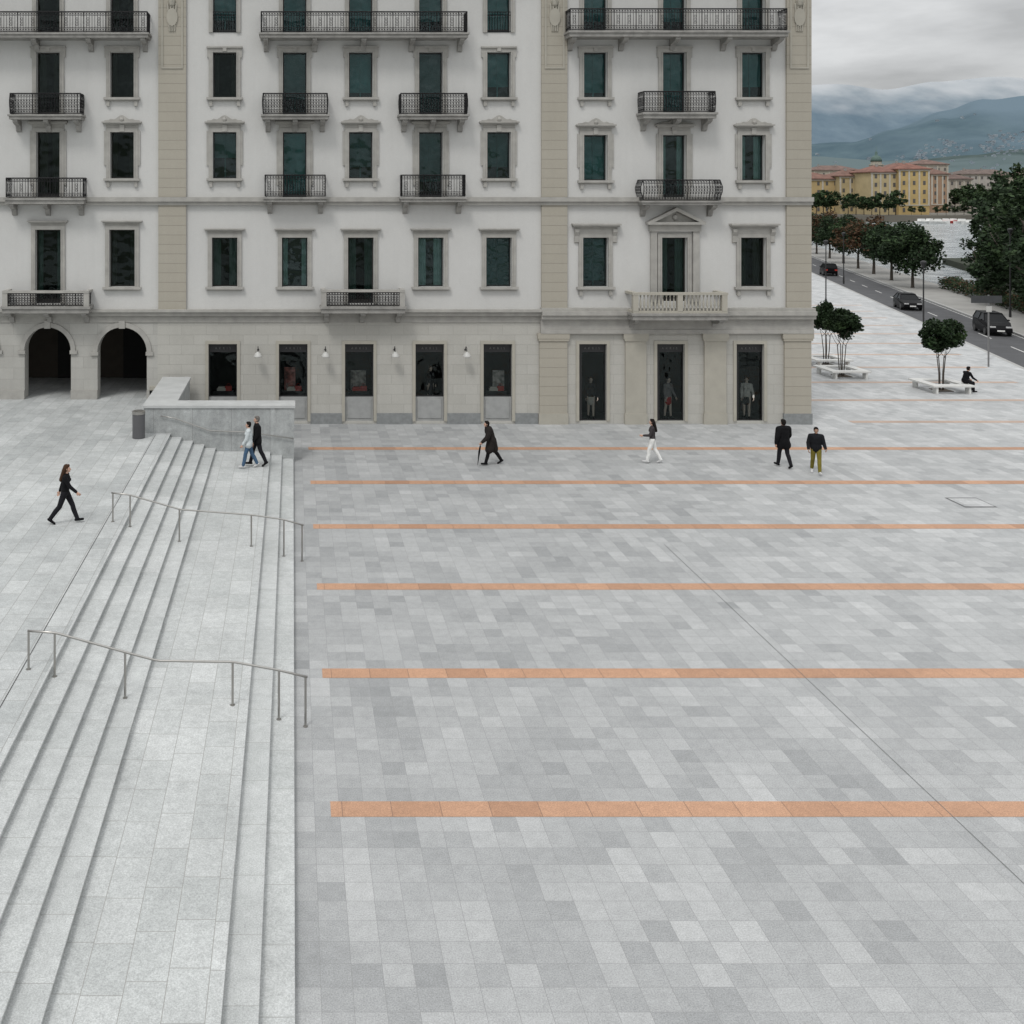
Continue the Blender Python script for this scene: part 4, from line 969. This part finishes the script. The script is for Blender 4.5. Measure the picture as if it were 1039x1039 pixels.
# ------------------------------------------------------------ mountains
def hillmesh(x0,x1,y0,y1,nx,ny,fn):
    vs=[];fs=[]
    for j in range(ny+1):
        for i in range(nx+1):
            x=x0+(x1-x0)*i/nx; y=y0+(y1-y0)*j/ny; vs.append((x,y,fn(x,y)))
    for j in range(ny):
        for i in range(nx): a=j*(nx+1)+i; fs.append((a,a+1,a+nx+2,a+nx+1))
    m=MB(); m.add(vs,fs); return m
def interp(px,tab):
    for a,b in zip(tab[:-1],tab[1:]):
        if px<=b[0]:
            t=max(0,min(1,(px-a[0])/(b[0]-a[0]))); t=t*t*(3-2*t); return a[1]+(b[1]-a[1])*t
    return tab[-1][1]
def ridge(y0,y1,tab,amp,ns,base=1.0,topfade=.5,pw=1.15):
    def fn(x,y):
        px=CX+F*x/y; t=(y-y0)/(y1-y0); Yc=y1
        top=H+(HY-interp(px,tab))*Yc/F
        s=math.sin(min(1,max(0,t))*math.pi/2)**pw if pw!=1 else t
        n=noise.fractal(Vector((x*ns,y*ns,3.1)),1,2.1,6)
        n2=1-abs(noise.noise(Vector((x*ns*.8,y*ns*.4,7))))*2
        return base+(top-base)*s+amp*(n*.8+n2*.5-.3)*min(1,t*3)*(1-topfade*t)
    return fn
def hillmat(name,c1,c2,haze,hz0,hz1,sc_,f0=0,f1=1.0,hn=120,wide=False):  # blue tints and height mix put aerial haze and cloud into the colour
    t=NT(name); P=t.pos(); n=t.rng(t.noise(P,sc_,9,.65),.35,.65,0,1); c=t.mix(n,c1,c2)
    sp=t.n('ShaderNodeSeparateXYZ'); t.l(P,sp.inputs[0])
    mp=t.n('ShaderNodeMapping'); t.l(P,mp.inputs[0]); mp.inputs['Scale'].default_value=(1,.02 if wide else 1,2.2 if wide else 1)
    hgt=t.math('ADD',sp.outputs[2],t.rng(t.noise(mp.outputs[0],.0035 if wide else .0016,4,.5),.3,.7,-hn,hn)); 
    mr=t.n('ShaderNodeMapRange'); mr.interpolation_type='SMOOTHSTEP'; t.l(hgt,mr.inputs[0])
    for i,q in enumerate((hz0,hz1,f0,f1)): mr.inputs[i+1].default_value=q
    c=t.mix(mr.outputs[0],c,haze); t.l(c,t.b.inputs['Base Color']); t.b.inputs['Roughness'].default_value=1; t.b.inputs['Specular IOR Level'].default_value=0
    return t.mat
tabF=[(300,88),(800,86),(850,84),(900,90),(950,83),(1010,77),(1060,80),(1500,78)]
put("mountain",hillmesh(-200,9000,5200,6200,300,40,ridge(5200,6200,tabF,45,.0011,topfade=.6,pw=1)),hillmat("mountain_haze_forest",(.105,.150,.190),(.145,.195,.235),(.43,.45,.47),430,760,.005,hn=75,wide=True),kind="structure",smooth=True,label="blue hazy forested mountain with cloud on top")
tabM=[(300,150),(800,150),(860,146),(905,132),(960,117),(1000,106),(1060,98),(1500,90)]
midf=ridge(2500,3700,tabM,45,.0022)
put("hill",hillmesh(200,5200,2500,3700,220,44,midf),hillmat("hazed_hill_forest",(.065,.10,.122),(.095,.138,.158),(.13,.178,.215),110,360,.010),kind="structure",smooth=True,label="forested hillside dotted with houses")
tabN=[(300,162),(820,160),(860,162),(900,164),(940,162),(985,159),(1039,152),(1500,145)]
nf=ridge(1500,2100,tabN,8,.006)
put("foothill",hillmesh(200,3200,1500,2100,150,24,nf),hillmat("hazed_foothill_trees",(.052,.076,.076),(.086,.11,.106),(.115,.15,.157),40,120,.03),kind="structure",smooth=True,label="low green foothill above the town")
hm_=[]
for wc,rc in (((.27,.33,.38),(.15,.175,.20)),((.31,.37,.41),(.165,.19,.21)),((.23,.28,.32),(.135,.155,.175))):
    m=MB(); m.box(-6,6,-5,5,-4,7); m.add([(-6.6,-5.6,7),(6.6,-5.6,7),(6.6,5.6,7),(-6.6,5.6,7),(-6.6,0,9),(6.6,0,9)],[(0,1,5,4),(1,2,5),(2,3,4,5),(3,0,4)],1)
    for k in range(3):
        for s in range(2): m.box(-4.6+k*3.4,-3.2+k*3.4,-5.12,-5.02,1+s*3,2.6+s*3,2)
    hm_.append(m.mesh("hill_house",[M("house_wall",wc,.9),M("house_roof",rc,.9),WD]))
cnt=0
while cnt<270:
    px=rr.choice((rr.uniform(823,1045),rr.uniform(930,1045)))
    near=rr.random()<.15
    if near: y=rr.uniform(1560,2050); f=nf
    else: y=rr.uniform(2560,3050)if rr.random()<.9 else rr.uniform(3050,3250); f=midf
    if noise.noise(Vector((px*.03,y*.004,0)))<-.0 : continue
    x=fx(px,y); z=f(x,y)
    s=rr.uniform(.26,.4) if near else rr.uniform(.35,.7)
    o=put("hill_house",hm_[cnt%3],[],loc=(x,y,z),rot=rr.uniform(-.5,.5),label=("pale hillside house with a grey roof","white hillside house with a grey roof","grey hillside house with a dark roof")[cnt%3],category="house",group="houses scattered over the hillside"); o.scale=(s*rr.uniform(.8,1.5),s,s)
    cnt+=1
